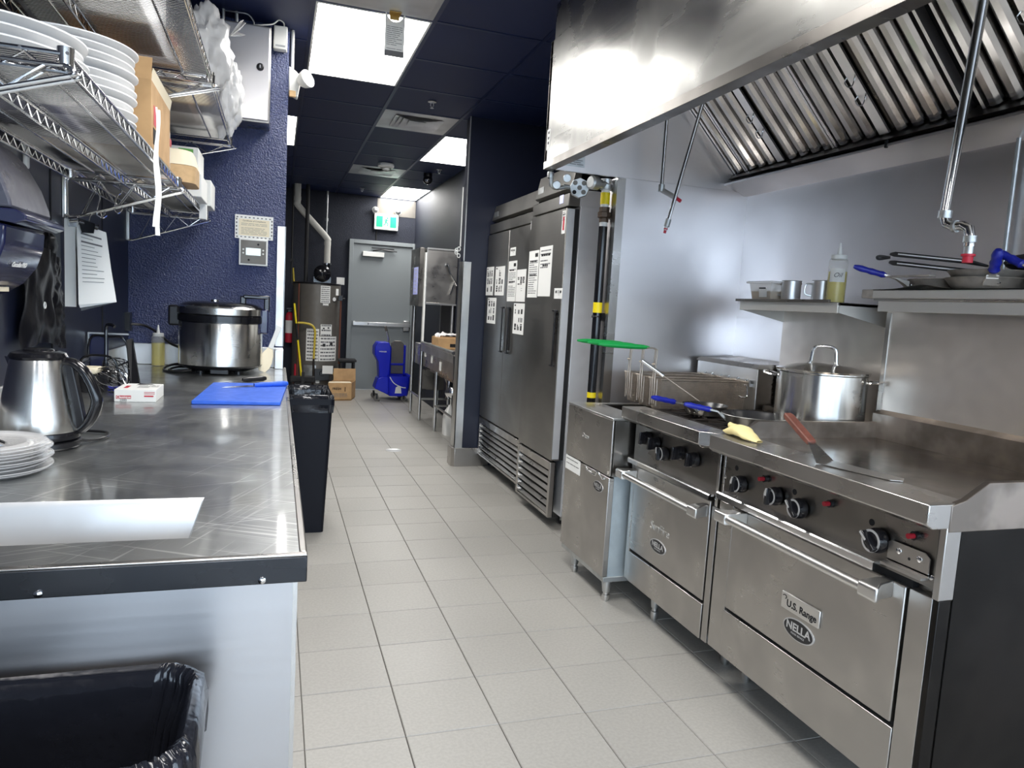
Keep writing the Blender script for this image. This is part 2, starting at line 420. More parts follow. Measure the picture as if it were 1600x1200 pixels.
def sheet(name, c, right, up, w, h, label, cat='paper', group=None, rows=12, seed=0, style=0, th=0.0012, mat='paper'):
    """a printed sheet of paper stuck on a flat face"""
    r = V3(right).normalized(); u = V3(up).normalized(); n = r.cross(u); c = V3(c); rnd = random.Random(seed)
    t = thing(name, label, cat, c-u*h/2, group)
    mb = MB()
    def P(a, b, d): return c+r*a+u*b+n*d
    mb.add([P(a, b, d) for d in (0, th) for b in (-h/2, h/2) for a in (-w/2, w/2)],
           [(0,2,3,1),(4,5,7,6),(0,1,5,4),(2,6,7,3),(0,4,6,2),(1,3,7,5)])
    part('page', mb, mat, t)
    p = MB(); q = MB(); f = c+n*th
    if style == 0:      # text page with headings
        lines(f-u*h*0.06, r, u, w*0.82, h*0.74, rows, rnd, p)
        q.quad(*[f+n*0.0006+r*a*w+u*b*h for a, b in ((0.12, 0.36), (0.4, 0.36), (0.4, 0.44), (0.12, 0.44))])
        for yy in (0.27, -0.02):
            lines(f+u*h*yy, r, u, w*0.7, h*0.035, 1, rnd, q, lw=0.8)
    elif style == 1:    # six label blocks turned sideways
        for a in range(3):
            for b in range(2 if seed % 2 else 3):
                nb = 2 if seed % 2 else 3
                cc = f+r*(a-1)*w*0.27+u*((b+0.5)/nb-0.5)*h*0.8
                (lines(cc, u, -r, h*0.8/nb*0.8, w*0.2, rnd.choice((1, 2)), rnd, q if rnd.random() < 0.55 else p, lw=0.75))
        q.quad(*[f+n*0.0006+r*a*w+u*b*h for a, b in ((-0.42, 0.41), (-0.3, 0.41), (-0.3, 0.46), (-0.42, 0.46))])
    elif style == 2:    # nearly blank, print at the top
        lines(f+u*h*0.25, r, u, w*0.8, h*0.4, 6, rnd, p)
        lines(f+u*h*0.33, r, u, w*0.7, h*0.05, 1, rnd, q, lw=0.9)
        lines(f+u*h*0.12, r, u, w*0.45, h*0.04, 1, rnd, q, lw=0.9)
    elif style == 3:    # big symbols
        for a in (-0.25, 0.02, 0.28):
            lines(f+r*a*w+u*h*0.15, r, u, w*0.2, h*0.25, 5, rnd, q, lw=0.85)
        lines(f+r*0.1*w-u*h*0.12, r, u, w*0.15, h*0.1, 3, rnd, p)
    if p.v: part('print', p, 'print', t)
    if q.v: part('heading', q, 'ink', t)
    return t
def screw(c, d, r, parent, name='screw', mat='chrome'):
    return part(name, MB().lathe([(r, 0), (r*0.95, r*0.35), (r*0.55, r*0.6), (0, r*0.7)], c, 12, d, cap0=True), mat, parent)
YA, XA, ZA = Vector((0, 1, 0)), Vector((1, 0, 0)), Vector((0, 0, 1))
# sheets on faces that look towards -X read along -Y
RX = -YA
# ================================================================== ROOM
T = 0.305
fl = struct('floor', MB().box(-1.3, 2.5, -2.7, 8.6, -0.06, -0.0035).box(-3.0, 6.5, -5.3, -2.7, -0.06, -0.0035), 'grout')
_c = 0.0022; _h = T/2-0.0011
tm = MB().add([(-_h, -_h, -.0035), (_h, -_h, -.0035), (_h, _h, -.0035), (-_h, _h, -.0035),
               (-_h+_c, -_h+_c, 0), (_h-_c, -_h+_c, 0), (_h-_c, _h-_c, 0), (-_h+_c, _h-_c, 0)],
              [(4,5,6,7), (0,1,5,4), (1,2,6,5), (2,3,7,6), (3,0,4,7)])
tile0 = part('floor_tile', tm, 'tile', fl)
rt = random.Random(3); first = True
for j in range(-5, 28):
    for i in range(-1, 8):
        if i == 7 and (j > 10): continue
        if i == -1 and j < 6: continue
        o = tile0 if first else tile0.copy()
        if not first: COL.objects.link(o); o.parent = fl
        first = False
        o.location = ((i+0.5)*T, (j+0.5)*T, rt.uniform(-0.0006, 0.0002))
_t = MB()
for j in range(-17, 28):
    for i in range(-9, 21):
        if j >= -9 and not -4 <= i < 8: continue
        if j >= -5 and 0 <= i < 7: continue
        if j >= 6 and i == -1: continue
        if j >= -5 and i == 7 and j <= 10: continue
        x, y = i*T+0.001, j*T+0.001
        if y < -5.2: continue
        _t.box(x, x+T-0.002, y, y+T-0.002, -0.0034, -0.0002)
part('floor_tiles_far', _t, 'tile', fl, kind='stuff')

def wall(name, x0, x1, y0, y1, mat, z1=2.84): return struct(name, MB().box(x0, x1, y0, y1, 0, z1), mat)
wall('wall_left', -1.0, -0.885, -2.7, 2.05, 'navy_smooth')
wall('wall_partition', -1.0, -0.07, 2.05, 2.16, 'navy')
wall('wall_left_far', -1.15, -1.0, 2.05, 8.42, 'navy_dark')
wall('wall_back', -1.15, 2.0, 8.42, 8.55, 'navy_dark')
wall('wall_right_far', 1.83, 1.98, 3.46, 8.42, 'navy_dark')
wall('wall_stub', 1.33, 2.46, 3.35, 3.46, 'navy_smooth')
wall('wall_right', 2.36, 2.46, -2.7, 3.35, 'navy_smooth')
# joints in the left wall's panels
for k, y in enumerate((0.62, 1.42)):
    struct('trim_%d' % (k+1), MB().box(-0.885, -0.882, y, y+0.012, 1.03, 2.6), 'dark')
# stub wall: steel end guard and steel foot
g = MB(); g.box(1.322, 1.33, 3.34, 3.46, 0.15, 1.695); g.box(1.322, 1.392, 3.34, 3.35, 0.15, 1.695)
struct('trim_3', g, 'steel_light', bevel=0.001)
struct('baseboard_stub', MB().prism([(1.30, 3.34), (1.325, 3.315), (1.62, 3.315), (1.62, 3.35), (1.325, 3.35), (1.325, 3.47), (1.30, 3.47)], 'z', 0, 0.155), 'steel', bevel=0.002)
struct('trim_4', MB().box(1.326, 1.334, 3.344, 3.352, 1.70, 2.84), 'alum')
# steel partition end and steel wall cladding at the cook line
struct('wall_cookline_end', MB().box(1.56, 2.36, 1.07, 1.20, 0, 2.05), 'steel_wall', bevel=0.002)
struct('trim_5', MB().prism([(1.553, 1.063), (1.60, 1.063), (1.60, 1.07), (1.56, 1.07), (1.56, 1.10), (1.553, 1.10)], 'z', 0.05, 2.045), 'steel')
cl = struct('trim_6', MB().box(2.352, 2.36, -2.6, 1.07, 0, 2.10), 'steel_wall')
# partition corner guard
g = MB(); g.box(-0.112, -0.066, 2.044, 2.05, 1.04, 1.735); g.box(-0.071, -0.065, 2.044, 2.165, 1.04, 1.735)
struct('trim_7', g, 'alum', bevel=0.001)

# ceiling: panels hung in a grid of bars
CZ = 2.84
ce = struct('ceiling', MB().box(-1.15, 2.46, -2.7, 8.55, CZ+0.02, CZ+0.10).box(-3.0, 6.5, -5.32, -2.7, CZ+0.02, CZ+0.10), 'navy_smooth')
GX = [-0.885, -0.58, 0.04, 0.66, 1.28, 1.90, 2.36]
GY = [1.58-0.625*k for k in range(13, 0, -1)] + [1.58+0.632*k for k in range(0, 12)]
LIGHTS = {}   # (column, row) cells taken by lamps and air grilles
def cell(y): return min(range(len(GY)), key=lambda k: abs(GY[k]-y))
lamp_spots = [(2, 1.58, 2, 'ceiling light panel above the aisle, nearest, with a tag hanging at its edge', 0.66),
              (4, 4.108, 2, 'ceiling light panel right of the steel air diffuser, beside the dark stub wall', 1.83),
              (4, 7.268, 2, 'small-looking ceiling light panel above the grey exit door at the far end', 1.83),
              (1, 4.108, 2, 'ceiling light panel of which only a sliver shows behind the partition edge', 0.04)]
hid = [(2, 1.58-0.625*4, 2, 0), (2, -3.42, 2, 0), (4, -3.42, 2, 0), (0, -3.42, 2, 0)]
taken = set()
for (c, y, n, *_r) in lamp_spots + hid:
    for k in range(n): taken.add((c, cell(y)+k))
LAMPCELL = set(taken)
for (c, y) in ((2, 1.58-0.625), (3, 1.58+0.632*3), (3, 1.58+0.632*7)): taken.add((c, cell(y)))
pan0 = {}
for c in range(len(GX)-1):
    for k in range(len(GY)-1):
        if (c, k) in taken: continue
        x0, x1, y0, y1 = GX[c]+.004, GX[c+1]-.004, GY[k]+.004, GY[k+1]-.004
        if c == 4 and y0 > 3.46: x1 = min(x1, 1.83)
        if c == 5 and y0 > 3.4: continue
        if y0 < 0.2 or y0 > 8.3: continue
        key = (round(x1-x0, 3), round(y1-y0, 3))
        if key not in pan0:
            hx, hy = (x1-x0)/2, (y1-y0)/2
            pan0[key] = part('ceiling_panel', MB().box(-hx, hx, -hy, hy, 0, 0.012), 'ceil', ce, bevel=0.003, seg=1)
            o = pan0[key]
        else:
            o = pan0[key].copy(); COL.objects.link(o); o.parent = ce
        o.location = ((x0+x1)/2, (y0+y1)/2, CZ)
m = MB()
for c in range(len(GX)-1):
    for k in range(len(GY)-1):
        if (c, k) in taken or GY[k]+.004 >= 0.2 or GY[k] < -5: continue
        m.box(GX[c]+.004, GX[c+1]-.004, GY[k]+.004, GY[k+1]-.004, CZ, CZ+.012)
part('ceiling_panels_near', m, 'ceil', ce, kind='stuff')
for x in GX[1:-1]: part('ceiling_bar', MB().box(x-.012, x+.012, -5.1, 8.42 if x < 1.8 else 3.4, CZ-0.004, CZ+0.012), 'tbar', ce)
for y in GY:
    if y <= 0: continue
    k = GY.index(y)
    for c in range(len(GX)-1):
        if (c, k) in LAMPCELL and (c, k-1) in LAMPCELL: continue
        x0, x1 = GX[c]+.012, GX[c+1]-.012
        if y > 3.4: x1 = min(x1, 1.83)
        if x1 > x0: part('ceiling_bar', MB().box(x0, x1, y-.012, y+.012, CZ-0.0035, CZ+0.0115), 'tbar', ce)
def lamp(c, y, n, lab, xr):
    k = cell(y); x0, x1 = GX[c]+.01, (xr or GX[c+1])-.01; y0, y1 = GY[k]+.01, GY[k+n]-.01
    t = thing('ceiling_light', lab, 'ceiling light', ((x0+x1)/2, (y0+y1)/2, CZ-0.006))
    f = MB(); b = 0.012
    f.box(x0, x0+b, y0, y1, CZ-.006, CZ+.015); f.box(x1-b, x1, y0, y1, CZ-.006, CZ+.015)
    f.box(x0+b, x1-b, y0, y0+b, CZ-.006, CZ+.015); f.box(x0+b, x1-b, y1-b, y1, CZ-.006, CZ+.015)
    part('frame', f, 'white', t)
    part('diffuser', MB().quad((x0+b, y0+b, CZ), (x0+b, y1-b, CZ), (x1-b, y1-b, CZ), (x1-b, y0+b, CZ)), 'lamp', t)
for a in lamp_spots: lamp(*a)
for i, (c, y, n, xr) in enumerate(hid):
    lamp(c, y, n, ['ceiling light panel above the near end of the cook line', 'ceiling light panel behind the viewer over the aisle',
                   'ceiling light panel behind the viewer near the right wall', 'ceiling light panel at the shop window'][i], xr)
# air grilles
def grille(c, y, lab, rings=True):
    k = cell(y); x0, x1, y0, y1 = GX[c]+.012, GX[c+1]-.012, GY[k]+.012, GY[k+1]-.012; z = CZ-.004
    cx, cy = (x0+x1)/2, (y0+y1)/2
    t = thing('air_diffuser', lab, 'air vent', (cx, cy, z))
    def frame(a, b, za, zb):
        lo = [[(cx-h*(x1-x0)/2, cy-h*(y1-y0)/2, zz), (cx+h*(x1-x0)/2, cy-h*(y1-y0)/2, zz), (cx+h*(x1-x0)/2, cy+h*(y1-y0)/2, zz), (cx-h*(x1-x0)/2, cy+h*(y1-y0)/2, zz)] for h, zz in ((a, za), (b, zb))]
        return MB().loft(lo, False, False)
    if rings:
        part('face_plate', frame(1.0, 0.66, z, z-.001), 'alum', t)
        for (a, b) in ((0.67, 0.50), (0.54, 0.38), (0.42, 0.25)): part('louvre_ring', frame(a, b, z-.007, z+.004), 'alum', t)
        part('back_plate', MB().box(cx-.2, cx+.2, cy-.2, cy+.2, z+.005, z+.007), 'alum', t)
        part('centre_plate', MB().box(cx-.07, cx+.07, cy-.07, cy+.07, z-.009, z-.006), 'alum', t)
    else:
        part('face_plate', frame(1.0, 0.9, z, z-.004), 'alum', t)
        part('centre_plate', MB().box(x0+.03, x1-.03, y0+.03, y1-.03, z-.004, z+.004), 'alum', t)
    return t
grille(2, 0.955, 'plain aluminium ceiling grille at the near edge of the nearest light panel', False)
grille(3, 1.58+.632*3, 'square stepped aluminium air diffuser, the nearer of two, right of the aisle')
grille(3, 1.58+.632*7, 'square stepped aluminium air diffuser, the farther one, behind the smoke detector')

# front of house behind the viewer: wide room with a glazed shop front
FX0, FX1, FY = -2.9, 6.4, -5.2
struct('wall_front', MB().box(FX0-.1, FX1+.1, FY-.12, FY, 2.40, CZ).box(FX0-.1, FX1+.1, FY-.12, FY, 0, 0.10), 'plaster')
struct('wall_house_left', MB().box(FX0-.1, FX0, FY, -2.7, 0, CZ), 'plaster')
struct('wall_house_right', MB().box(FX1, FX1+.1, FY, -2.7, 0, CZ), 'plaster')
struct('wall_house_back', MB().box(FX0, -1.0, -2.8, -2.7, 0, CZ).box(2.46, FX1, -2.8, -2.7, 0, CZ), 'plaster')
wf = MB()
wx = [FX0+(FX1-FX0-.05)*k/6 for k in range(7)]
for x in wx: wf.box(x, x+.05, FY-.09, FY-.03, 0.10, 2.40)
wf.box(FX0, FX1, FY-.09, FY-.03, 0.10, 0.15); wf.box(FX0, FX1, FY-.09, FY-.03, 2.35, 2.40)
wn = struct('window_1', wf, 'black_matte')
for a, b in zip(wx[:-1], wx[1:]): part('pane', MB().box(a+.05, b, FY-.064, FY-.058, 0.15, 2.35), 'glass', wn)
struct('pavement_outside', MB().box(-25, 30, -30, FY-.12, -0.2, -0.05), 'paving')
# ================================================================== HOOD
HX, HZ, HY0, HY1 = 1.164, 2.05, -2.6, 1.118
h = thing('exhaust_hood', 'long stainless steel exhaust hood over the cook line', 'range hood', (1.8, -0.7, HZ))
part('front_panel', MB().box(HX, HX+.012, HY0, HY1, HZ+.03, 2.668), 'steel_hood', h, bevel=0.002)
part('closure_panel', MB().box(HX+.006, HX+.018, HY0, HY1-.03, 2.672, 2.838), 'steel_hood', h)
lip = MB().prism([(HX-.004, HZ+.036), (HX-.004, HZ), (HX+.05, HZ), (HX+.05, HZ+.012), (HX+.012, HZ+.012), (HX+.012, HZ+.036)], 'y', HY0, HY1)
part('front_lip', lip, 'steel_dark', h, bevel=0.001)
part('end_panel', MB().prism([(HX+.012, HZ), (2.36, HZ), (2.36, 2.838), (HX+.02, 2.838), (HX+.012, 2.668)], 'y', HY1-.042, HY1-.03), 'steel_wall', h)
part('end_edge', MB().box(HX+.0, HX+.006, HY1-.03, HY1, HZ, 2.668).box(HX+.006, 2.36, HY1-.03, HY1-.02, HZ, HZ+.012), 'steel_hood', h)
part('inner_ceiling', MB().box(HX+.012, 1.93, HY0, HY1-.042, 2.56, 2.57), 'steel_wall', h)
part('top_baffle_rail', MB().prism([(1.90, 2.50), (1.955, 2.50), (1.955, 2.57), (1.90, 2.57)], 'y', HY0, HY1-.042), 'steel_wall', h)
# grease gutter along the back
gt = MB().prism([(2.20, 2.085), (2.20, 2.075), (2.335, 2.03), (2.352, 2.03), (2.352, 2.15), (2.335, 2.15), (2.335, 2.045)], 'y', HY0, HY1-.042)
part('grease_gutter', gt, 'steel_wall', h)
part('filter_rail', MB().prism([(2.225, 2.112), (2.24, 2.105), (2.30, 2.16), (2.29, 2.172)], 'y', HY0, HY1-.042), 'steel_dark', h)
part('plenum_back', MB().prism([(1.955, 2.52), (2.335, 2.15), (2.352, 2.15), (2.352, 2.57), (1.955, 2.57)], 'y', HY0, HY1-.042), 'dark', h)
part('gutter_joint', MB().box(2.195, 2.205, -0.03, -0.02, 2.07, 2.10), 'dark', h)
lb = MB().box(1.258, 1.367, HY1-.0432, HY1-.042, 2.075, 2.15)
pl_ = part('rating_plate', lb, 'galv', h)
part('print', lines((1.312, HY1-.0432, 2.112), (1, 0, 0), (0, 0, 1), .095, .06, 6, random.Random(4), MB()), 'print', pl_)
lb = part('sticker', MB().box(HX-.0012, HX, 1.055, 1.10, 2.14, 2.24), 'paper', h)
pr = MB()
for i, z in enumerate((2.222, 2.196, 2.172)):
    pr.quad((HX-.0016, 1.083, z-.006), (HX-.0016, 1.068, z-.006), (HX-.0016, 1.066, z+.006), (HX-.0016, 1.084, z+.006))
part('print', pr, 'ink', lb)
# baffle filters lean 45 degrees: slope vector from bottom to top
SB, ST = Vector((2.262, 0, 2.150)), Vector((1.915, 0, 2.50))
sd = (ST-SB).normalized(); sn = Vector((-sd.z, 0, sd.x)); sn = sn if sn.z < 0 else -sn   # faces down and forward
SL = (ST-SB).length
def bafflefilter(y0, y1, hy, lab, plate=True):
    f = thing('baffle_filter', lab, 'grease filter', (2.09, (y0+y1)/2, 2.30), 'baffle filters in the hood')
    fr = MB()
    def P(y, s, d): return SB+sd*s+sn*d+Vector((0, y, 0))
    def bar(ya, yb, sa, sb, da, db):
        fr.add([P(y, s, d) for d in (da, db) for s in (sa, sb) for y in (ya, yb)], [(0,2,3,1),(4,5,7,6),(0,1,5,4),(2,6,7,3),(0,4,6,2),(1,3,7,5)])
    bar(y0, y0+.012, 0, SL, -.03, .012); bar(y1-.012, y1, 0, SL, -.03, .012)
    bar(y0+.012, y1-.012, SL-.016, SL, -.03, .012)
    part('frame', fr, 'steel_wall', f)
    pitch = 0.078; ys = []; y = y1-.045
    while y > y0+.03: ys.append(y); y -= pitch
    for y in ys:
        pl0 = abs(y-hy) < pitch*0.55
        prof = []
        if pl0:
            b = MB(); W = .024
            b.add([P(yy, s, d) for d in (0.004, .014) for s in (0.005, SL-.016) for yy in (y-W, y+W)], [(0,2,3,1),(4,5,7,6),(0,1,5,4),(2,6,7,3),(0,4,6,2),(1,3,7,5)])
            part('handle_plate', b, 'steel_wall', f)
            for s in (SL*0.58, SL*0.40):
                hb = part('bail_handle', MB().tube(smooth_path([P(y-.020, s, .014), P(y-.026, s-.008, .03), P(y-.012, s-.028, .042), P(y+.012, s-.028, .042), P(y+.026, s-.008, .03), P(y+.020, s, .014)], 4), .0028, 6), 'chrome', f)
        else:
            sec = [(-.030, -.014), (-.026, .003), (-.012, .014), (.012, .014), (.026, .003), (.030, -.014), (.025, -.014), (.021, 0.0), (.010, .0095), (-.010, .0095), (-.021, 0.0), (-.025, -.014)]
            part('baffle', MB().loft([[P(y+a, s, d) for a, d in sec] for s in (0.004, SL-.016)]), 'steel_baffle', f)
        if y != ys[-1]:
            yy = y-pitch/2
            sec = [(-.022, -.024), (.022, -.024), (.022, -.014), (.019, -.014), (.019, -.021), (-.019, -.021), (-.019, -.014), (-.022, -.014)]
            part('rear_baffle', MB().loft([[P(yy+a, s, d) for a, d in sec] for s in (0.004, SL-.016)]), 'steel_dark', f)
    return f
bafflefilter(0.965, 1.07, 9, 'narrow baffle filter strip at the far end of the hood')
bafflefilter(0.325, 0.96, 0.646, 'baffle filter at the far end of the hood above the fryer')
bafflefilter(-0.335, 0.32, 0.03, 'baffle filter above the burner range, left of the black gap')
bafflefilter(-1.02, -0.39, -0.70, 'baffle filter right of the black gap, at the right edge of the photo')
# fire suppression drops
def drop(lab, pts, noz, r):
    t = thing('suppression_pipe', lab, 'pipe', pts[0])
    part('pipe', MB().tube(pts, r, 12), 'chrome', t)
    for (a, b, rr) in noz[:-1]: part('fitting', MB().cyl(a, b, rr, 12), 'galv', t)
    a, b, rr = noz[-1]; part('nozzle_cap', MB().cyl(a, b, rr, 12).cyl(a, a+(Vector(b)-Vector(a))*0.25, rr*1.35, 12), 'red', t)
drop('short thin chrome drop pipe with an angled nozzle under the far end of the hood', [(1.735, 0.93, 2.56), (1.735, 0.93, 1.995)],
     [(Vector((1.735, .93, 2.01)), Vector((1.735, .93, 1.975)), .017), (Vector((1.735, .93, 1.985)), Vector((1.785, .875, 1.945)), .013), (Vector((1.785, .875, 1.945)), Vector((1.805, .85, 1.925)), .009)], .0095)
drop('thin slanting chrome drop pipe with a straight nozzle, in front of the first baffle filter', [(1.86, 0.74, 2.56), (1.70, 0.78, 1.80)],
     [(Vector((1.704, .779, 1.82)), Vector((1.697, .781, 1.785)), .014), (Vector((1.697, .781, 1.785)), Vector((1.692, .782, 1.765)), .009), (Vector((1.694, .7815, 1.775)), Vector((1.690, .783, 1.752)), .007)], .0095)
drop('thick chrome drop pipe with two elbows and a red capped nozzle above the shelf pans',
     [(1.80, -0.745, 2.50), (1.80, -0.688, 1.70)] + [(1.80, -0.70, 1.672), (1.80, -0.725, 1.662), (1.80, -0.755, 1.662), (1.80, -0.775, 1.652), (1.80, -0.783, 1.625), (1.80, -0.783, 1.60)],
     [(Vector((1.80, -.690, 1.712)), Vector((1.80, -.689, 1.69)), .019), (Vector((1.80, -.725, 1.662)), Vector((1.80, -.735, 1.662)), .018), (Vector((1.80, -.783, 1.63)), Vector((1.80, -.783, 1.612)), .018),
      (Vector((1.80, -.783, 1.60)), Vector((1.80, -.783, 1.575)), .013), (Vector((1.80, -.783, 1.578)), Vector((1.80, -.783, 1.553)), .014)], .0145)
o = one('wall_bracket_rod', MB().cyl((2.33, -0.48, 2.05), (2.33, -0.48, 1.50), .008, 10), 'galv', 'thin dark steel rod running down the wall behind the thick chrome pipe', 'rod')

# ================================================================== COOK LINE
def knob(c, r, parent, ang=0.0, ring=True, name='knob'):
    """knob on a face that looks towards -X"""
    x, y, z = c
    k = part(name, MB().lathe([(r*.95, .03), (r, .022), (r*.92, .006), (r*.86, 0)], (x, y, z), 28, (1, 0, 0), cap1=True, cap0=False).lathe([(r*.86, 0), (0, -.001)], (x, y, z), 28, (1, 0, 0)), 'black_gloss', parent)
    ca, sa = math.cos(ang), math.sin(ang)
    def Q(a, b, d): return (x-d, y+a*ca-b*sa, z+a*sa+b*ca)
    g = MB().add([Q(a, b, d) for d, kk in ((0, 1), (.016, .75)) for b in (-r*.88, r*.88) for a in (-r*.24*kk, r*.24*kk)], [(0,2,3,1),(4,5,7,6),(0,1,5,4),(2,6,7,3),(0,4,6,2),(1,3,7,5)])
    part('grip', g, 'black_gloss', k, bevel=0.002)
    if ring:
        rb = MB(); pts = []
        rb.lathe([(r*.9, .0), (r*.9, -.0012), (r*.72, -.0012), (r*.72, 0)], (x, y, z), 32, (1, 0, 0))
        part('dial_ring', rb, 'knob_ring', k)
        part('pointer', MB().add([Q(a, b, d) for d in (.0125, .0168) for b in (r*.1, r*.9) for a in (-r*.1, r*.1)], [(0,2,3,1),(4,5,7,6),(0,1,5,4),(2,6,7,3),(0,4,6,2),(1,3,7,5)]), 'knob_ring', k)
    return k
def emblem(parent, c, w, hh, x, sub='THE BEST SERVICE'):
    """black oval badge with NELLA, on a face that looks towards -X"""
    y, z = c; n = 36
    def ell(a, b, d): return [(x-d, y+a*math.cos(2*PI*i/n), z+b*math.sin(2*PI*i/n)) for i in range(n)]
    e = part('badge', MB().loft([ell(w/2, hh/2, 0), ell(w/2, hh/2, .002), ell(w/2*.95, hh/2*.92, .003)]), 'knob_ring', parent)
    part('badge_face', MB().loft([ell(w/2*.93, hh/2*.9, .0028), ell(w/2*.93, hh/2*.9, .0034)]), 'emblem', e)
    text('lettering', 'NELLA', hh*.52, (x-.0036, y, z+hh*.06), RX, ZA, 'knob_ring', e, .0003, True, 1.05)
    text('lettering', 'FOOD SERVICE', hh*.13, (x-.0036, y, z-hh*.24), RX, ZA, 'knob_ring', e, .0003)
def ovenhandle(parent, x, y0, y1, z, xf):
    hb = part('handle', MB().cyl((x, y0, z), (x, y1, z), .014, 20), 'handle', parent)
    for y, s in ((y0, 1), (y1, -1)):
        sec = lambda xx, dz, w0, w1: [(xx, y+s*w0, z-dz), (xx, y+s*w1, z-dz), (xx, y+s*w1, z+dz), (xx, y+s*w0, z+dz)]
        b = MB().loft([sec(x-.018, .014, -.026, .03), sec(x-.012, .020, -.030, .034), sec(x+.02, .022, -.032, .012), sec(xf, .024, -.034, .0)])
        part('end_cap', b, 'handle', hb, bevel=0.004)

# ---- griddle range
X0, Y0, Y1 = 1.43, -1.13, -0.225
r = thing('griddle_range', 'wide stainless griddle range with oven, nearest appliance on the right', 'range', (1.75, (Y0+Y1)/2, 0))
part('body', MB().box(X0+.03, 2.10, Y0+.004, Y1-.004, .16, .90), 'steel_dark', r)
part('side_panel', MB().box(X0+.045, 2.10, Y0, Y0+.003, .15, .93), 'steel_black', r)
part('front_ledge', MB().prism([(1.362, .892), (1.362, .942), (1.50, .942), (1.50, .936), (1.515, .936), (1.515, .88), (1.38, .88)], 'y', Y0, Y1), 'steel', r, bevel=0.003)
pn = part('control_panel', MB().box(X0, X0+.03, Y0+.02, Y1-.012, .722, .882), 'steel_dark', r, bevel=0.002)
part('panel_end', MB().box(X0-.003, X0+.045, Y0, Y0+.019, .70, .885), 'steel', r, bevel=0.002)
part('panel_end', MB().box(X0+.0, X0+.03, Y1-.011, Y1, .70, .885), 'steel', r, bevel=0.002)
part('drip_strip', MB().prism([(X0-.028, .712), (X0-.028, .732), (X0-.024, .736), (X0+.01, .736), (X0+.01, .728), (X0-.02, .728), (X0-.02, .712)], 'y', -0.95, Y1-.012), 'chrome', r)
part('stile', MB().box(X0, X0+.04, Y0+.018, -1.045, .155, .70), 'steel', r, bevel=0.002)
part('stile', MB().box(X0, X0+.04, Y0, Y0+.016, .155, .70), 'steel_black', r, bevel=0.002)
part('stile', MB().box(X0, X0+.04, -.306, Y1, .155, .70), 'steel', r, bevel=0.002)
d = part('oven_door', MB().box(X0-.005, X0+.035, -1.037, -.312, .335, .70), 'steel', r, bevel=0.004)
part('kick_panel', MB().box(X0-.002, X0+.035, -1.043, -.30, .155, .322), 'steel', r, bevel=0.003)
part('door_gap', MB().box(X0+.01, X0+.03, -1.05, -.30, .322, .335).box(X0+.01, X0+.03, -1.045, -.30, .70, .722), 'dark', r)
ovenhandle(d, 1.352, -.36, -1.0, .680, X0-.004)
bp = part('name_plate', MB().box(X0-.012, X0-.005, -.768, -.602, .463, .517), 'handle', d, bevel=0.003)
text('lettering', 'U.S. Range', .030, (X0-.0123, -.693, .486), RX, ZA, 'ink', bp, .0004, True)
part('swoosh', MB().tube([(X0-.0125, -.618+.008*math.cos(a), .502+.006*math.sin(a)) for a in (0.3, 0.9, 1.5, 2.2, 2.9, 3.6, 4.3)], .0014, 6), 'ink', bp)
emblem(d, (-.684, .418), .135, .066, X0-.005)
for (y, z, a, rr) in ((-.345, .790, 0.15, .030), (-.527, .797, 0.05, .030), (-.640, .790, -0.75, .032), (-.940, .790, -0.85, .034)):
    knob((X0-.034, y, z), rr, pn, a)
for (y, z) in ((-.464, .838), (-.757, .838), (-1.048, .838)):
    b = part('igniter_button', MB().cyl((X0-.0, y, z), (X0-.012, y, z), .0115, 16), 'black', pn)
    part('red_cap', MB().cyl((X0-.012, y, z), (X0-.030, y, z), .007, 12), 'red_btn', b)
for (y, z) in ((-.303, .836), (-.60, .830), (-.905, .828)):
    part('sight_hole', MB().cyl((X0+.004, y, z), (X0-.0006, y, z), .0095, 16), 'dark', pn)
bk = MB().prism([(-.975, .752), (-.975, .80), (-.985, .806), (-1.085, .806), (-1.10, .795), (-1.10, .752)], 'x', X0-.010, X0-.007)
bk.prism([(X0-.032, .748), (X0-.032, .742), (X0-.007, .742), (X0-.007, .756), (X0-.010, .756), (X0-.010, .748)], 'y', -1.10, -.975)
bk = part('bracket', bk, 'steel', pn)
for y in (-1.01, -1.072): screw((X0-.010, y, .786), (-1, 0, 0), .008, bk)
part('bracket_hole', MB().cyl((X0-.0098, y+.03, .776), (X0-.0104, y+.03, .776), .004, 10), 'dark', bk)
screw((X0, Y0+.028, .75), (-1, 0, 0), .007, pn); screw((X0, Y1-.018, .79), (-1, 0, 0), .006, pn)
part('griddle_plate', MB().box(1.53, 2.085, Y0+.02, Y1-.02, .905, .932), 'griddle', r)
part('grease_trough', MB().box(1.515, 1.53, Y0+.02, Y1-.02, .895, .90), 'dark', r)
part('griddle_back', MB().box(2.085, 2.10, Y0+.01, Y1-.01, .90, 1.02), 'guard', r)
gd = lambda y0, y1: MB().prism([(1.432, .938), (1.475, .95), (1.545, .992), (2.12, .992), (2.12, .872), (1.432, .872)], 'y', y0, y1)
part('splash_guard', gd(Y1-.022, Y1-.004), 'guard', r, bevel=0.002)
part('splash_guard', gd(Y0-.002, Y0+.016), 'guard', r, bevel=0.002)
part('riser_panel', MB().box(2.11, 2.13, Y0, Y1+.012, .93, 1.42), 'steel_riser', r)
part('riser_base', MB().prism([(2.083, .98), (2.083, 1.025), (2.111, 1.04), (2.112, .98)], 'y', Y0, Y1), 'guard', r)
part('riser_edge', MB().box(2.105, 2.13, Y1-.012, Y1+.01, .95, 1.41), 'steel', r, bevel=0.002)
part('riser_side', MB().box(2.13, 2.34, Y1-.004, Y1+.01, .93, 1.41).box(2.13, 2.34, Y0, Y0+.01, .93, 1.41), 'steel_dark', r)
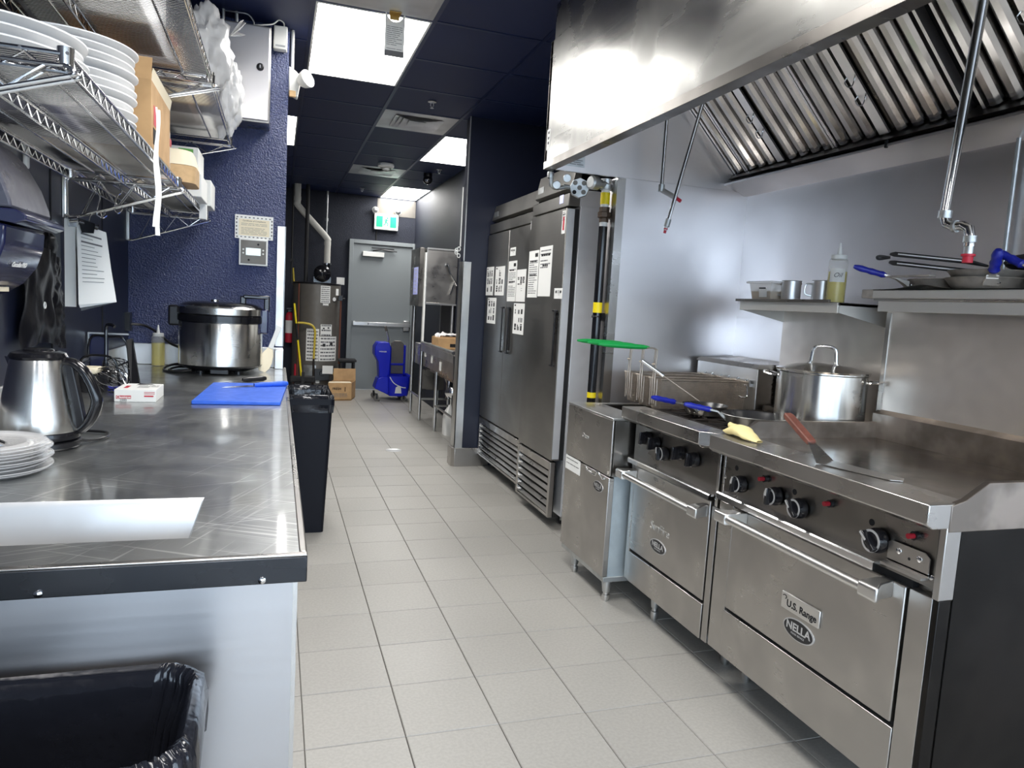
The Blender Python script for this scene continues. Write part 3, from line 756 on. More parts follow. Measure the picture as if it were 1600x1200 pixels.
sh = part('high_shelf', MB().box(2.035, 2.352, Y0-.2, Y1+.012, 1.452, 1.487), 'steel', r, bevel=0.003)
part('shelf_lip', MB().box(2.043, 2.06, Y0-.2, Y1-.005, 1.412, 1.452), 'steel_satin', sh, bevel=0.002)
part('shelf_front', MB().box(2.022, 2.036, Y0-.2, Y1+.006, 1.460, 1.490), 'steel_satin', sh, bevel=0.004)
def foot(x, y, zt, parent, rr=.02):
    l = part('leg', MB().lathe([(rr*1.15, zt), (rr*1.1, zt*.85), (rr*.85, zt*.45), (rr*.8, zt*.42)], (x, y, 0), 18), 'galv', parent)
    part('foot', MB().lathe([(rr*.6, zt*.5), (rr*.6, zt*.32), (rr*.85, zt*.30), (rr*.85, zt*.12), (rr*.6, .0)], (x, y, 0), 16, cap1=True), 'steel_light', l)
for (x, y) in ((1.60, -.245), (1.60, -1.05), (2.0, -.33), (2.0, -1.05)): foot(x, y, .158, r)

# ---- burner range
X0, Y0, Y1 = 1.45, -.185, .488
r = thing('burner_range', 'narrow stainless four burner range with oven, in the middle of the cook line', 'range', (1.75, (Y0+Y1)/2, 0))
part('body', MB().box(X0+.03, 2.14, Y0+.004, Y1-.004, .15, .90), 'steel_dark', r)
part('front_ledge', MB().prism([(1.382, .885), (1.382, .934), (1.50, .934), (1.50, .928), (1.52, .928), (1.52, .872), (1.40, .872)], 'y', -.128, Y1+.01), 'steel', r, bevel=0.003)
part('ledge_corner', MB().prism([(1.382, -.129), (1.44, Y0+.005), (1.52, Y0+.005), (1.52, -.129)], 'z', .882, .934), 'steel', r, bevel=.002)
pn = part('control_panel', MB().box(X0, X0+.03, Y0+.018, Y1-.01, .70, .872), 'steel_dark', r, bevel=0.002)
part('panel_end', MB().box(X0-.004, X0+.04, Y0, Y0+.016, .66, .872), 'steel', r, bevel=0.002)
part('drip_strip', MB().prism([(X0-.03, .684), (X0-.03, .700), (X0-.026, .704), (X0+.01, .704), (X0+.01, .696), (X0-.02, .696), (X0-.02, .684)], 'y', Y0+.02, Y1-.01), 'chrome', r)
part('stile', MB().box(X0, X0+.04, Y0, Y0+.035, .135, .658), 'steel', r, bevel=0.003)
part('stile', MB().box(X0, X0+.04, Y1-.032, Y1, .135, .672), 'steel', r, bevel=0.003)
d = part('oven_door', MB().box(X0-.004, X0+.035, Y0+.042, Y1-.038, .285, .672), 'steel', r, bevel=0.004)
part('kick_panel', MB().box(X0-.004, X0+.035, Y0+.040, Y1-.036, .135, .272), 'steel', r, bevel=0.003)
part('door_gap', MB().box(X0+.01, X0+.03, Y0+.03, Y1-.03, .272, .285).box(X0+.01, X0+.03, Y0+.035, Y0+.042, .14, .67), 'dark', r)
ovenhandle(d, 1.385, Y1-.03, Y0+.05, .632, X0-.004)
text('embossed_name', 'SunFire', .052, (X0-.0045, .20, .452), RX, ZA, 'steel_light', d, .0012, False, 1.0, .15)
emblem(d, (.20, .378), .128, .058, X0-.004)
for (y, z, a, rn) in ((.352, .815, .1, False), (.276, .806, .1, False), (.200, .778, -.1, True), (.080, .806, .1, False), (-.024, .803, .1, False)):
    knob((X0-.034, y, z), .030, pn, a, rn)
screw((X0-.004, Y0+.008, .69), (-1, 0, 0), .006, pn)
part('cooktop', MB().box(1.52, 2.14, Y0+.006, Y1-.006, .875, .892), 'iron', r)
for a in range(2):
    for b in range(2):
        cx, cy = 1.675+.295*a, .032+.296*b; w2, d2 = .140, .140
        g = MB()
        for s in (-1, 1):
            g.box(cx-w2, cx+w2, cy+s*d2-.007, cy+s*d2+.007, .905, .928); g.box(cx+s*w2-.007, cx+s*w2+.007, cy-d2, cy+d2, .905, .928)
        for k in range(8):
            an = PI/8+k*PI/4; c_, s_ = math.cos(an), math.sin(an); q = min(w2/max(abs(c_), 1e-3), d2/max(abs(s_), 1e-3))
            m3 = Matrix.Translation((cx, cy, 0)) @ Matrix.Rotation(an, 4, 'Z')
            g.xf = m3; g.box(.045, q, -.005, .005, .908, .930); g.xf = None
        for sx_ in (-1, 1):
            for sy_ in (-1, 1): g.box(cx+sx_*w2-.007, cx+sx_*w2+.007, cy+sy_*d2-.007, cy+sy_*d2+.007, .892, .906)
        gg = part('burner_grate', g, 'iron', r)
        part('burner_head', MB().lathe([(.05, .892), (.05, .905), (.03, .912), (0, .912)], (cx, cy, 0), 18), 'iron', gg)
part('riser_panel', MB().box(2.20, 2.22, Y0, Y1, .89, 1.42), 'steel_riser', r)
part('riser_foot', MB().box(2.13, 2.20, Y0, Y1, .86, .95), 'steel_dark', r)
part('back_guard', MB().box(2.14, 2.30, Y0, Y1, .15, .87), 'steel_dark', r)
sh = part('high_shelf', MB().box(1.95, 2.345, -.13, Y1, 1.428, 1.436), 'steel', r)
part('shelf_front', MB().box(1.948, 1.956, -.13, Y1, 1.398, 1.438), 'steel_satin', sh, bevel=0.002)
for y in (-.13, Y1-.004): part('shelf_gusset', MB().prism([(1.956, 1.436), (1.956, 1.40), (2.20, 1.352), (2.34, 1.352), (2.34, 1.436)], 'y', y, y+.004), 'steel_satin', sh)
for (x, y) in ((1.52, .308), (1.60, -.11), (2.0, .40), (2.0, -.11)): foot(x, y, .138, r)

# ---- fryer
X0, Y0, Y1 = 1.35, .512, 1.03
r = thing('deep_fryer', 'stainless floor fryer on legs at the far end of the cook line', 'fryer', (1.72, (Y0+Y1)/2, 0))
part('cabinet', MB().box(X0+.03, 2.10, Y0+.012, Y1, .115, .60), 'sheet_blue', r)
part('base_rail', MB().box(X0+.01, 2.10, Y0+.004, Y1, .10, .125), 'galv', r, bevel=0.002)
d = part('cabinet_door', MB().box(X0, X0+.028, Y0, Y1, .128, .598), 'steel', r, bevel=0.003)
hd = MB().box(X0, X0+.012, Y0, Y1, .604, .865)
part('front_head', hd, 'steel', r, bevel=0.004)
part('side_head', MB().box(X0+.012, 1.50, Y0-.004, Y0, .604, .865), 'steel_dark', r)
part('side_head', MB().box(1.50, 2.10, Y0-.002, Y0+.01, .70, .865), 'steel_dark', r)
part('side_head', MB().box(X0+.012, 2.1, Y1-.012, Y1, .604, .865), 'steel_dark', r)
part('top_deck', MB().box(X0-.002, 1.52, Y0-.004, Y1, .865, .875).box(1.52, 2.10, Y0-.004, Y0+.03, .865, .875).box(1.52, 2.1, Y1-.03, Y1, .865, .875), 'steel_light', r, bevel=0.002)
part('fry_tank', MB().box(1.52, 2.10, Y0+.03, Y1-.03, .80, .81), 'iron', r)
part('tank_rim', MB().box(1.52, 1.526, Y0+.03, Y1-.03, .81, .87).box(2.09, 2.1, Y0+.03, Y1-.03, .81, .90), 'steel_dark', r)
fb = part('flue_box', MB().box(2.10, 2.345, Y0-.002, Y1, .60, 1.128), 'steel_light', r, bevel=0.003)
part('flue_top', MB().prism([(2.09, 1.122), (2.11, 1.140), (2.345, 1.150), (2.345, 1.128), (2.10, 1.118)], 'y', Y0-.004, Y1), 'steel', fb)
part('flue_side', MB().box(2.104, 2.345, Y0-.006, Y0-.003, .87, 1.12), 'steel_dark', fb)
part('basket_hanger', MB().box(2.088, 2.10, Y0+.03, Y1-.03, 1.03, 1.045).box(2.082, 2.088, Y0+.03, Y1-.03, 1.03, 1.06), 'steel', fb)
hw = part('door_handle', MB().tube(smooth_path([(X0-.002, .72, .578), (X0-.02, .72, .603), (X0-.028, .705, .612), (X0-.028, .69, .596), (X0-.028, .60, .592), (X0-.028, .585, .612), (X0-.02, .57, .603), (X0-.002, .57, .578)], 4), .004, 8), 'chrome', d)
emblem(d, (.616, .533), .105, .05, X0)
text('lettering', 'Dean', .034, (X0-.0004, .797, .74), RX, ZA, 'steel_light', r, .0008)
lb = part('data_plate', MB().box(X0-.001, X0, .835, 1.022, .53, .602), 'paper', d)
part('print', lines((X0-.001, .93, .575), RX, ZA, .16, .035, 3, random.Random(9), MB()), 'print', lb)
for (x, y) in ((X0+.045, Y0+.035), (X0+.045, Y1-.11), (2.04, Y0+.05), (2.04, Y1-.05)): foot(x, y, .102, r, .021)
# ================================================================== THINGS ON THE COOK LINE
# stock pot
c = (1.985, -.045); zb = .931
t = thing('stock_pot', 'tall stainless stock pot with lid on the rear burner', 'pot', (c[0], c[1], zb))
R_ = .170
part('pot_body', MB().lathe([(0, 0), (R_*.97, 0), (R_, .006), (R_, .225), (R_+.005, .229), (R_+.005, .233), (R_-.003, .233)], (c[0], c[1], zb), 56), 'steel_pot', t)
li = part('lid', MB().lathe([(R_+.006, .233), (R_+.008, .240), (R_-.01, .243), (R_*.6, .258), (R_*.2, .265), (0, .266)], (c[0], c[1], zb), 56), 'steel_pot', t)
dv = Vector((.77, -.64, 0)); zz = zb+.262
P = lambda s, z: Vector((c[0], c[1], zz+z))+dv*s
part('lid_handle', MB().tube(smooth_path([P(-.058, -.004), P(-.048, .004), P(-.045, .03), P(-.040, .060), P(-.02, .071), P(.02, .071), P(.040, .060), P(.045, .03), P(.048, .004), P(.058, -.004)], 4), .0065, 10), 'chrome', li)
an = Vector((.62, -.78, 0)); bn = Vector((.78, .62, 0))
for s in (1, -1):
    b = Vector((c[0], c[1], zb+.205))+an*s*R_
    part('side_handle', MB().tube(smooth_path([b-bn*.045, b-bn*.05+an*s*.02, b-bn*.035+an*s*.05+ZA*.008, b+bn*.035+an*s*.05+ZA*.008, b+bn*.05+an*s*.02, b+bn*.045], 4), .006, 8), 'chrome', t)

def frypan(name, lab, c, r, hgt, h0, h1, matin, matout, grip, glen=.55, group=None, rivets=True, gr=.011):
    """c centre of base, h0 = where the handle meets the rim, h1 = handle end (world)"""
    t = thing(name, lab, 'frying pan', c, group)
    prof = [(0, 0), (r*.74, 0), (r*.84, hgt*.25), (r*.97, hgt*.9), (r*1.01, hgt), (r*.995, hgt+.002)]
    part('pan_body', MB().lathe(prof, c, 48), matout, t)
    part('pan_inside', MB().lathe([(r*.995, hgt+.002), (r*.95, hgt*.9), (r*.82, hgt*.3), (r*.72, .004), (0, .004)], c, 48), matin, t)
    h0, h1 = V3(h0), V3(h1); d = (h1-h0); L = d.length; d.normalize(); side = d.cross(ZA).normalized()
    k = 1-glen
    def sec(p, w, hh): return [p-side*w-ZA*hh, p+side*w-ZA*hh, p+side*w+ZA*hh, p-side*w+ZA*hh]
    bk = -d; bk.z = 0; bk.normalize()
    hb = part('handle', MB().loft([sec(h0+bk*.006-ZA*hgt*.35, .024, .012), sec(h0+d*.012-ZA*hgt*.2, .018, .006), sec(h0+d*L*k*.5, .010, .004), sec(h0+d*L*k*1.1, .010, .004), sec(h1-d*.02, .008, .004)]), matout if matout != 'pan_black' else 'handle', t, bevel=.001)
    if grip:
        g0 = h0+d*L*k; n = 9; pts = [g0+(h1-g0)*i/n for i in range(n+1)]
        rs = [gr*.7]+[gr*(1.0+.10*math.cos(i*2.2)) for i in range(n-1)]+[gr*.6]
        part('grip', MB().tube(pts, gr, 12, rs=rs), grip, hb)
    if rivets:
        for s, dz in ((-.02, .5), (.02, .5), (0, .28)):
            p = h0+side*s-ZA*hgt*(1-dz)*.8
            rd = (p-Vector((c[0], c[1], p.z))).normalized()
            pr = r*(.80+.20*dz)
            screw(Vector((c[0], c[1], p.z))+rd*(pr+.001), rd, .0062, t, 'rivet')
    return t
frypan('frying_pan', 'smaller nonstick frying pan with a blue grip on the rear left burner', (1.685, .305, .931), .098, .042, (1.60, .262, .972), (1.375, .225, 1.012), 'pan_black', 'pan_out', 'blue_grip', .56)
frypan('frying_pan', 'larger nonstick frying pan with a blue grip beside the yellow mitt', (1.712, -.010, .931), .132, .046, (1.60, .050, .978), (1.448, .093, 1.004), 'pan_black', 'pan_out', 'blue_grip', .70)
# skimmer with a tubular handle standing in the small pan
t = thing('skimmer', 'steel skimmer with a hollow tube handle leaning over the fry baskets', 'utensil', (1.67, .32, .978))
s0, s1 = Vector((1.438, .45, 1.147)), Vector((1.665, .32, .985))
part('rod', MB().cyl(s0+(s1-s0)*.38, s1, .0028, 8), 'mesh', t)
part('tube_handle', MB().cyl(s0, s0+(s1-s0)*.38, .0075, 14), 'chrome', t)
part('tube_end', MB().cyl(s0-(s1-s0)*.006, s0+(s1-s0)*.004, .0055, 12), 'dark', t)

# fry baskets
def basket(y0, y1, dx, lab, top=1.052):
    x0, x1, z0, z1 = 1.60+dx, 2.075, .905, top
    t = thing('fry_basket', lab, 'fry basket', ((x0+x1)/2, (y0+y1)/2, z0), 'fry baskets hanging on the fryer')
    def loop(z, k): 
        i = .018*(1-k); return [(x0+i, y0+i, z), (x1-i*.3, y0+i, z), (x1-i*.3, y1-i, z), (x0+i, y1-i, z)]
    fr = MB().tube(loop(z1, 1), .0042, 8, True); 
    part('rim', fr, 'mesh', t)
    m = MB(); k = 0
    def wirev(a, b): m.tube([a, b], .0011, 4)
    n = 52
    A, B = loop(z1, 1), loop(z0, 0)
    for e in range(4):
        a0, a1, b0, b1 = V3(A[e]), V3(A[(e+1) % 4]), V3(B[e]), V3(B[(e+1) % 4])
        N = max(3, int((a1-a0).length/.0068))
        for i in range(N): wirev(a0+(a1-a0)*i/N, b0+(b1-b0)*i/N)
    for i in range(1, 18):
        f = i/18; L = [V3(A[e])+(V3(B[e])-V3(A[e]))*f for e in range(4)]; m.tube(L, .0011, 4, True)
    for i in range(12): y = y0+.018+(y1-y0-.036)*i/11; wirev((x0+.018, y, z0), (x1-.006, y, z0))
    part('wire_mesh', m, 'mesh', t, kind='stuff')
    fp = MB(); 
    for y in (y0+.03, y1-.03): fp.tube([(x0-.004, y, z0+.02), (x0-.006, y, z1)], .0035, 6)
    part('front_bars', fp, 'mesh', t)
    ym = (y0+y1)/2
    hz = 1.196
    hb = part('handle', MB().tube([(x0-.004, ym-.011, z0+.03), (x0-.008, ym-.010, z1), (x0-.004, ym-.008, hz-.008), (x0-.02, ym-.008, hz), (x0-.06, ym-.008, hz)], .0034, 8)
              .tube([(x0-.004, ym+.011, z0+.03), (x0-.008, ym+.010, z1), (x0-.004, ym+.008, hz-.008), (x0-.02, ym+.008, hz), (x0-.06, ym+.008, hz)], .0034, 8)
              .tube([(x0-.011, ym-.014, 1.12), (x0-.011, ym+.014, 1.12)], .005, 8), 'mesh', t)
    pts = [(x0-.045-i*.029, ym, hz+.002+.0006*i) for i in range(10)]
    part('grip', MB().tube(pts, .012, 12, rs=[.006, .0105, .012, .0125, .0125, .0125, .0125, .012, .010, .005]), 'green', hb)
    for y in (y0+.025, y1-.025):
        hk = MB().tube(smooth_path([(x1, y, 1.0), (x1+.004, y, z1-.01), (x1+.008, y, z1+.012), (x1+.018, y, z1+.01), (x1+.02, y, z1-.006)], 3), .0035, 6)
        part('rear_hook', hk, 'chrome', t)
    sl = MB().tube(smooth_path([(x1-.05, y0-.004, .985), (x1-.03, y0-.010, .978), (x1-.005, y0-.010, .985), (x1-.006, y0-.004, 1.03), (x1-.02, y0-.004, 1.04)], 4), .003, 6)
    part('side_hook', sl, 'chrome', t)
basket(.545, .665, 0.0, 'wire fry basket with green grip, the nearest of three')
basket(.69, .81, 0.01, 'wire fry basket with green grip, the middle one of three')
basket(.835, .955, 0.02, 'wire fry basket with green grip, the farthest of three, by the steel end wall')

# yellow folded mitt on the griddle ledge
def mittf(u, v):
    a = -PI*.5+2*PI*v
    x = 1.435+.006*math.sin(u*7); y = -.215-.185*u
    w = .041*(math.sin(PI*min(max(u, .02), .98))**.35)*(1-.25*u); hgt = .020*(1-.45*u)*(math.sin(PI*min(max(u, .03), .97))**.4)
    nx = noise.noise(Vector((u*6, v*3, 1)))*.004
    arch = .016*math.sin(PI*u)**2*(1 if u > .2 else .4)
    return Vector((x+w*math.cos(a)+nx, y, .944+hgt*.9+hgt*math.sin(a)*(1 if math.sin(a) > 0 else .85)+arch*(.4 if math.sin(a) < 0 else .8)+nx))
t = thing('oven_mitt', 'pale yellow folded cloth on the corner of the steel griddle ledge', 'cloth', (1.435, -.30, .943))
part('cloth_body', MB().grid(mittf, 24, 20), 'cloth', t, ang=80)
def fold2(u, v):
    a = 2*PI*v; y = -.222-.12*u; w = .024*math.sin(PI*min(max(u, .04), .96))**.4
    return Vector((1.445+w*math.cos(a), y, .975+.010*math.sin(a)*(1-.3*u)+.003*noise.noise(Vector((u*5, v*4, 8)))-.008*u))
part('folded_flap', MB().grid(fold2, 16, 14), 'cloth', t, ang=80)

# griddle scraper: blade flat on the ledge, wooden handle rising
t = thing('griddle_scraper', 'griddle scraper with a dark wooden handle lying on the griddle edge', 'scraper', (1.45, -.70, .943))
e0, e1 = Vector((1.405, -.735, .944)), Vector((1.50, -.80, .944))
part('blade', MB().add([(1.41, -.70, .944), (1.47, -.91, .944), (1.50, -.925, .944), (1.53, -.90, .944), (1.485, -.685, .946), (1.41, -.70, .9455), (1.47, -.91, .9455), (1.50, -.925, .9455), (1.53, -.90, .9455), (1.485, -.685, .9475)],
     [(4,3,2,1,0), (5,6,7,8,9), (0,1,6,5), (1,2,7,6), (2,3,8,7), (3,4,9,8), (4,0,5,9)]), 'steel', t)
part('shank', MB().add([(1.41, -.70, .945), (1.485, -.685, .946), (1.452, -.635, .995), (1.425, -.640, .995), (1.411, -.698, .947), (1.487, -.683, .948), (1.452, -.632, .998), (1.425, -.637, .998)],
     [(3,2,1,0), (4,5,6,7), (0,1,5,4), (1,2,6,5), (2,3,7,6), (3,0,4,7)]), 'steel', t)
h0, h1 = Vector((1.440, -.640, .992)), Vector((1.455, -.50, 1.058)); dd = (h1-h0).normalized(); sx = dd.cross(ZA).normalized(); ux = sx.cross(dd)
def hs(p, a, b): return [p-sx*a-ux*b, p+sx*a-ux*b, p+sx*a+ux*b, p-sx*a+ux*b]
hw = part('wooden_handle', MB().loft([hs(h0, .013, .008), hs(h0+(h1-h0)*.15, .0145, .009), hs(h0+(h1-h0)*.9, .0145, .009), hs(h1, .012, .007)]), 'wood', t, bevel=.003)

# ---- low shelf over the burners
z = 1.437
t = thing('sheet_pan', 'bent thin steel tray on the low shelf under the oil bottle', 'tray', (2.12, .18, z))
part('tray', MB().box(1.935, 2.31, -.10, .50, z, z+.004).box(1.93, 1.94, -.10, .50, z, z+.012).box(1.94, 2.31, .495, .505, z, z+.012), 'steel_dark', t, bevel=.001)
z += .0045
t = thing('food_container', 'square translucent food tub with a lid on the low shelf', 'container', (2.05, .40, z))
q = lambda s, zz: [(2.05-s, .39-s*1.05, zz), (2.05+s, .39-s*1.05, zz), (2.05+s, .39+s*1.05, zz), (2.05-s, .39+s*1.05, zz)]
part('tub', MB().loft([q(.062, z), q(.074, z+.080)], True, False), 'tub', t, bevel=.004)
part('food', MB().loft([q(.060, z+.003), q(.066, z+.045)]), 'kraft', t)
part('lid', MB().loft([q(.083, z+.080), q(.086, z+.086), q(.078, z+.090)]), 'tub', t, bevel=.002)
tp = part('label', MB().quad((1.984, .40, z+.018), (1.984, .345, z+.018), (1.979, .345, z+.060), (1.979, .40, z+.060)), 'paper', t)
part('print', MB().quad((1.9785, .398, z+.055), (1.9785, .35, z+.055), (1.978, .35, z+.061), (1.978, .398, z+.061)), 'ink', tp)
def mug(x, y, r, h_, a, lab):
    t = thing('metal_mug', lab, 'mug', (x, y, z))
    part('cup', MB().lathe([(0, 0), (r*.92, 0), (r, .004), (r, h_-.002), (r*1.05, h_), (r*.97, h_-.004), (r*.95, .006), (0, .005)], (x, y, z), 30), 'alum', t)
    d_ = Vector((math.cos(a), math.sin(a), 0)); b = Vector((x, y, z))+d_*r
    part('handle', MB().tube(smooth_path([b+ZA*h_*.82, b+d_*.024+ZA*h_*.8, b+d_*.026+ZA*h_*.4, b+ZA*h_*.3], 4), .004, 8), 'alum', t)
mug(2.055, .275, .041, .094, 2.2, 'aluminium mug touching the translucent food tub')
mug(2.085, .120, .040, .094, 2.5, 'aluminium mug beside the oil bottle, handle to the left')
def squeeze(x, y, z, r, hh, lab, fill, tag=True, matl='oil', sq=False):
    t = thing('squeeze_bottle', lab, 'bottle', (x, y, z))
    part('liquid', MB().lathe([(0, .002), (r*.95, .003), (r*.96, hh*fill), (0, hh*fill)], (x, y, z), 28), matl, t)
    part('bottle', MB().lathe([(0, 0), (r*.97, 0), (r, .004), (r, hh*.66), (r*.92, hh*.72), (r*.80, hh*.74)], (x, y, z), 28), 'bottle', t)
    part('cap', MB().lathe([(r*.82, hh*.72), (r*.82, hh*.79), (r*.76, hh*.80), (r*.28, hh*.80), (r*.24, hh*.83), (r*.08, hh), (0, hh)], (x, y, z), 28), 'white', t)
    return t
b = squeeze(2.075, .028, z, .037, .245, 'oil squeeze bottle with yellow oil on the low shelf, nozzle up', .52)
dn = Vector((-.66, -.75, 0)); sd_ = Vector((.75, -.66, 0))
tg = part('label', MB().grid(lambda u, v: Vector((2.075, .028, z+.085+.055*v))+(dn*math.cos((u-.5)*1.7)+sd_*math.sin((u-.5)*1.7))*.0375, 8, 1), 'paper', b)
text('lettering', 'Oil', .026, Vector((2.075, .028, z+.112))+dn*.0381, sd_, ZA, 'print', tg, .0002, False, 1, .3)

# ---- high shelf over the griddle
z = 1.491
t = thing('sheet_pan', 'warped flat steel tray on the high shelf under the worn pans', 'tray', (2.17, -.62, z))
def warp(u, v):
    y = -.205-.93*u; x = 2.03+.31*v
    return Vector((x, y, z+.003+.016*math.exp(-((y+.42)/.075)**2)*(1-.6*v)))
wm = MB().grid(warp, 40, 3)
part('tray', wm, 'pan', t, ang=60)
part('tray_edge', MB().box(2.03, 2.35, -.212, -.158, z-.030, z+.003), 'pan', t, bevel=.003)
z2 = z+.006
frypan('frying_pan', 'worn aluminium pan with a dark blue grip at the left end of the high shelf', (2.17, -.375, z2), .105, .036, (2.085, -.305, z2+.030), (1.925, -.215, z2+.075), 'pan', 'pan', 'blue_grip', .62)
frypan('frying_pan', 'lower pan of the stacked pair under the red nozzle on the high shelf', (2.165, -.565, z2), .130, .036, (2.075, -.648, z2+.034), (2.035, -.69, z2+.118), 'pan', 'pan', 'blue_grip', .80, None, True, .016)
frypan('frying_pan', 'upper pan of the stacked pair on the high shelf', (2.165, -.570, z2+.028), .128, .032, (2.26, -.66, z2+.058), (2.33, -.75, z2+.075), 'pan', 'pan', None, .5, None, False)
frypan('frying_pan', 'black pan at the right edge of the photo with a bright blue grip', (2.20, -.84, z2), .125, .05, (2.12, -.765, z2+.05), (2.085, -.645, z2+.118), 'pan_black', 'pan_black', 'blue_grip', .66, None, False, .013)
tg = thing('tongs', 'black locking tongs lying on the stacked pans', 'tongs', (2.10, -.47, z2+.066))
A0 = Vector((1.965, -.34, z2+.105)); B0 = Vector((2.16, -.56, z2+.075))
for s, zo in ((1, .012), (-1, -.016)):
    o1 = Vector((0, 0, zo))
    ar = part('arm', MB().loft([hs(A0+o1, .006, .005), hs(A0+(B0-A0)*.06+o1*1.1, .011, .009), hs(A0+(B0-A0)*.8+o1*1.1, .011, .008), hs(B0+o1*.5, .006, .004)]), 'black', tg, bevel=.003)
    part('inlay', MB().tube([A0+(B0-A0)*.08+o1*1.15+Vector((-.009, -.008, 0)), A0+(B0-A0)*.75+o1*1.15+Vector((-.009, -.008, 0))], .003, 6), 'steel_light', ar)
part('pull_ring', MB().tube(smooth_path([A0, A0+Vector((-.022, .024, .004)), A0+Vector((-.03, .03, .0)), A0+Vector((-.02, .028, -.006)), A0], 4), .0045, 8), 'black', tg)
o = one('spatula', MB().box(2.02, 2.05, -.46, -.27, z2+.040, z2+.046), 'pan', 'dark flat steel strip lying across the left worn pan', 'spatula')
o = one('oven_glove', MB().sphere((2.24, -.66, z2+.092), .09, 20, 12, (1, .9, .35), lambda d: 1+.12*noise.noise(d*2.5)), 'black_matte', 'black crumpled cloth lying behind the tongs on the stacked pans', 'cloth')

# ---- gas riser by the steel end wall
px, py = 1.527, 1.145
t = thing('gas_pipe', 'black gas pipe with yellow bands rising behind the fryer', 'pipe', (px, py, .0))
part('pipe', MB().cyl((px, py, .12), (px, py, 1.80), .0235, 20), 'black_gloss', t)
part('lower_pipe', MB().cyl((px, py, .0), (px, py, .12), .0235, 16), 'galv', t)
for (a, b) in ((.885, .915), (1.345, 1.400), (.60, .63)): part('yellow_band', MB().cyl((px, py, a), (px, py, b), .0245, 20), 'yellow', t)
part('collar', MB().cyl((px, py, 1.795), (px, py, 1.822), .021, 16), 'white', t)
part('union', MB().lathe([(.026, 1.822), (.026, 1.842), (.036, 1.848), (.036, 1.872), (.029, 1.876), (.029, 1.90)], (px, py, 0), 8, cap0=True, cap1=True), 'bronze', t)
part('nipple', MB().cyl((px, py, 1.90), (px, py, 1.99), .022, 16), 'white', t)
part('yellow_wrap', MB().cyl((px, py, 1.915), (px, py, 1.975), .025, 16), 'yellow', t)
part('valve_body', MB().lathe([(.03, 1.99), (.034, 2.0), (.034, 2.015), (.026, 2.02), (.030, 2.035), (.030, 2.045)], (px, py, 0), 16, cap0=True, cap1=True).cyl((px-.055, py-.02, 2.015), (px+.045, py+.01, 2.015), .022, 14), 'galv', t)
part('actuator', MB().lathe([(.034, 0), (.036, .012), (.036, .04), (.028, .05)], (px-.06, py-.02, 2.015), 20, (-1, -.3, 0), True, True), 'galv', t)
part('pipe_clamp', MB().box(px-.028, 1.56, py-.008, py+.008, 1.318, 1.332).tube(arc((px, py), .026, 90, 270, 10, 'xy', 1.325), .004, 6), 'black', t)
o = one('pipe_bracket', MB().box(1.555, 1.56, 1.075, 1.19, 1.305, 1.345), 'black_matte', 'small black bracket holding the gas pipe to the steel end wall', 'bracket')
# junction box hung on conduit below the hood end
bx, by, bz = 1.385, 1.165, 1.99
t = thing('junction_box', 'round galvanised junction box on conduit below the hood corner', 'junction box', (bx, by, bz))
nrm = Vector((-.35, -.94, 0)); 
part('box', MB().lathe([(.050, 0), (.052, .004), (.052, .03)], (bx, by, bz), 8, -nrm, True, True), 'galv', t)
rr_ = nrm.cross(ZA).normalized()
for (a, b2) in ((-.022, .024), (.024, .024), (-.022, -.022), (.0, 0.0)):
    p = Vector((bx, by, bz))+rr_*a+ZA*b2
    part('knockout', MB().lathe([(.0125, .0), (.0125, .0015), (.011, .0015), (.011, .0006), (0, .0006)], p, 16, nrm), 'heater', t)
part('open_hole', MB().lathe([(.011, .0008), (0, .0008)], Vector((bx, by, bz))+rr_*.026-ZA*.024, 14, nrm), 'dark', t)
part('connector', MB().cyl((bx-.05, by+.02, bz), (bx-.085, by+.02, bz+.0), .012, 10).cyl((bx+.05, by-.01, bz+.01), (bx+.095, by-.015, bz+.02), .018, 12), 'galv', t)
o = one('conduit_elbow', MB().tube(smooth_path([(1.215, 1.155, 2.05), (1.218, 1.155, 2.015), (1.225, 1.16, 1.985), (1.25, 1.17, 1.975), (1.30, 1.18, 1.985)], 4), .011, 10).lathe([(.016, 0), (.018, .02), (.016, .03)], (1.215, 1.155, 2.02), 12), 'galv', 'grey conduit elbow hanging from the hood corner beside the round junction box', 'conduit')
for i, (xx, zz_) in enumerate(((1.245, 1.985), (1.30, 2.025))):
    one('conduit_cover', MB().lathe([(.019, 0), (.021, .006), (.021, .016)], (xx, 1.135, zz_), 14, (.3, 1, .2), True, True), 'galv',
        ['lower oval grey conduit cover under the hood corner', 'upper oval grey conduit cover close under the hood edge'][i], 'conduit')
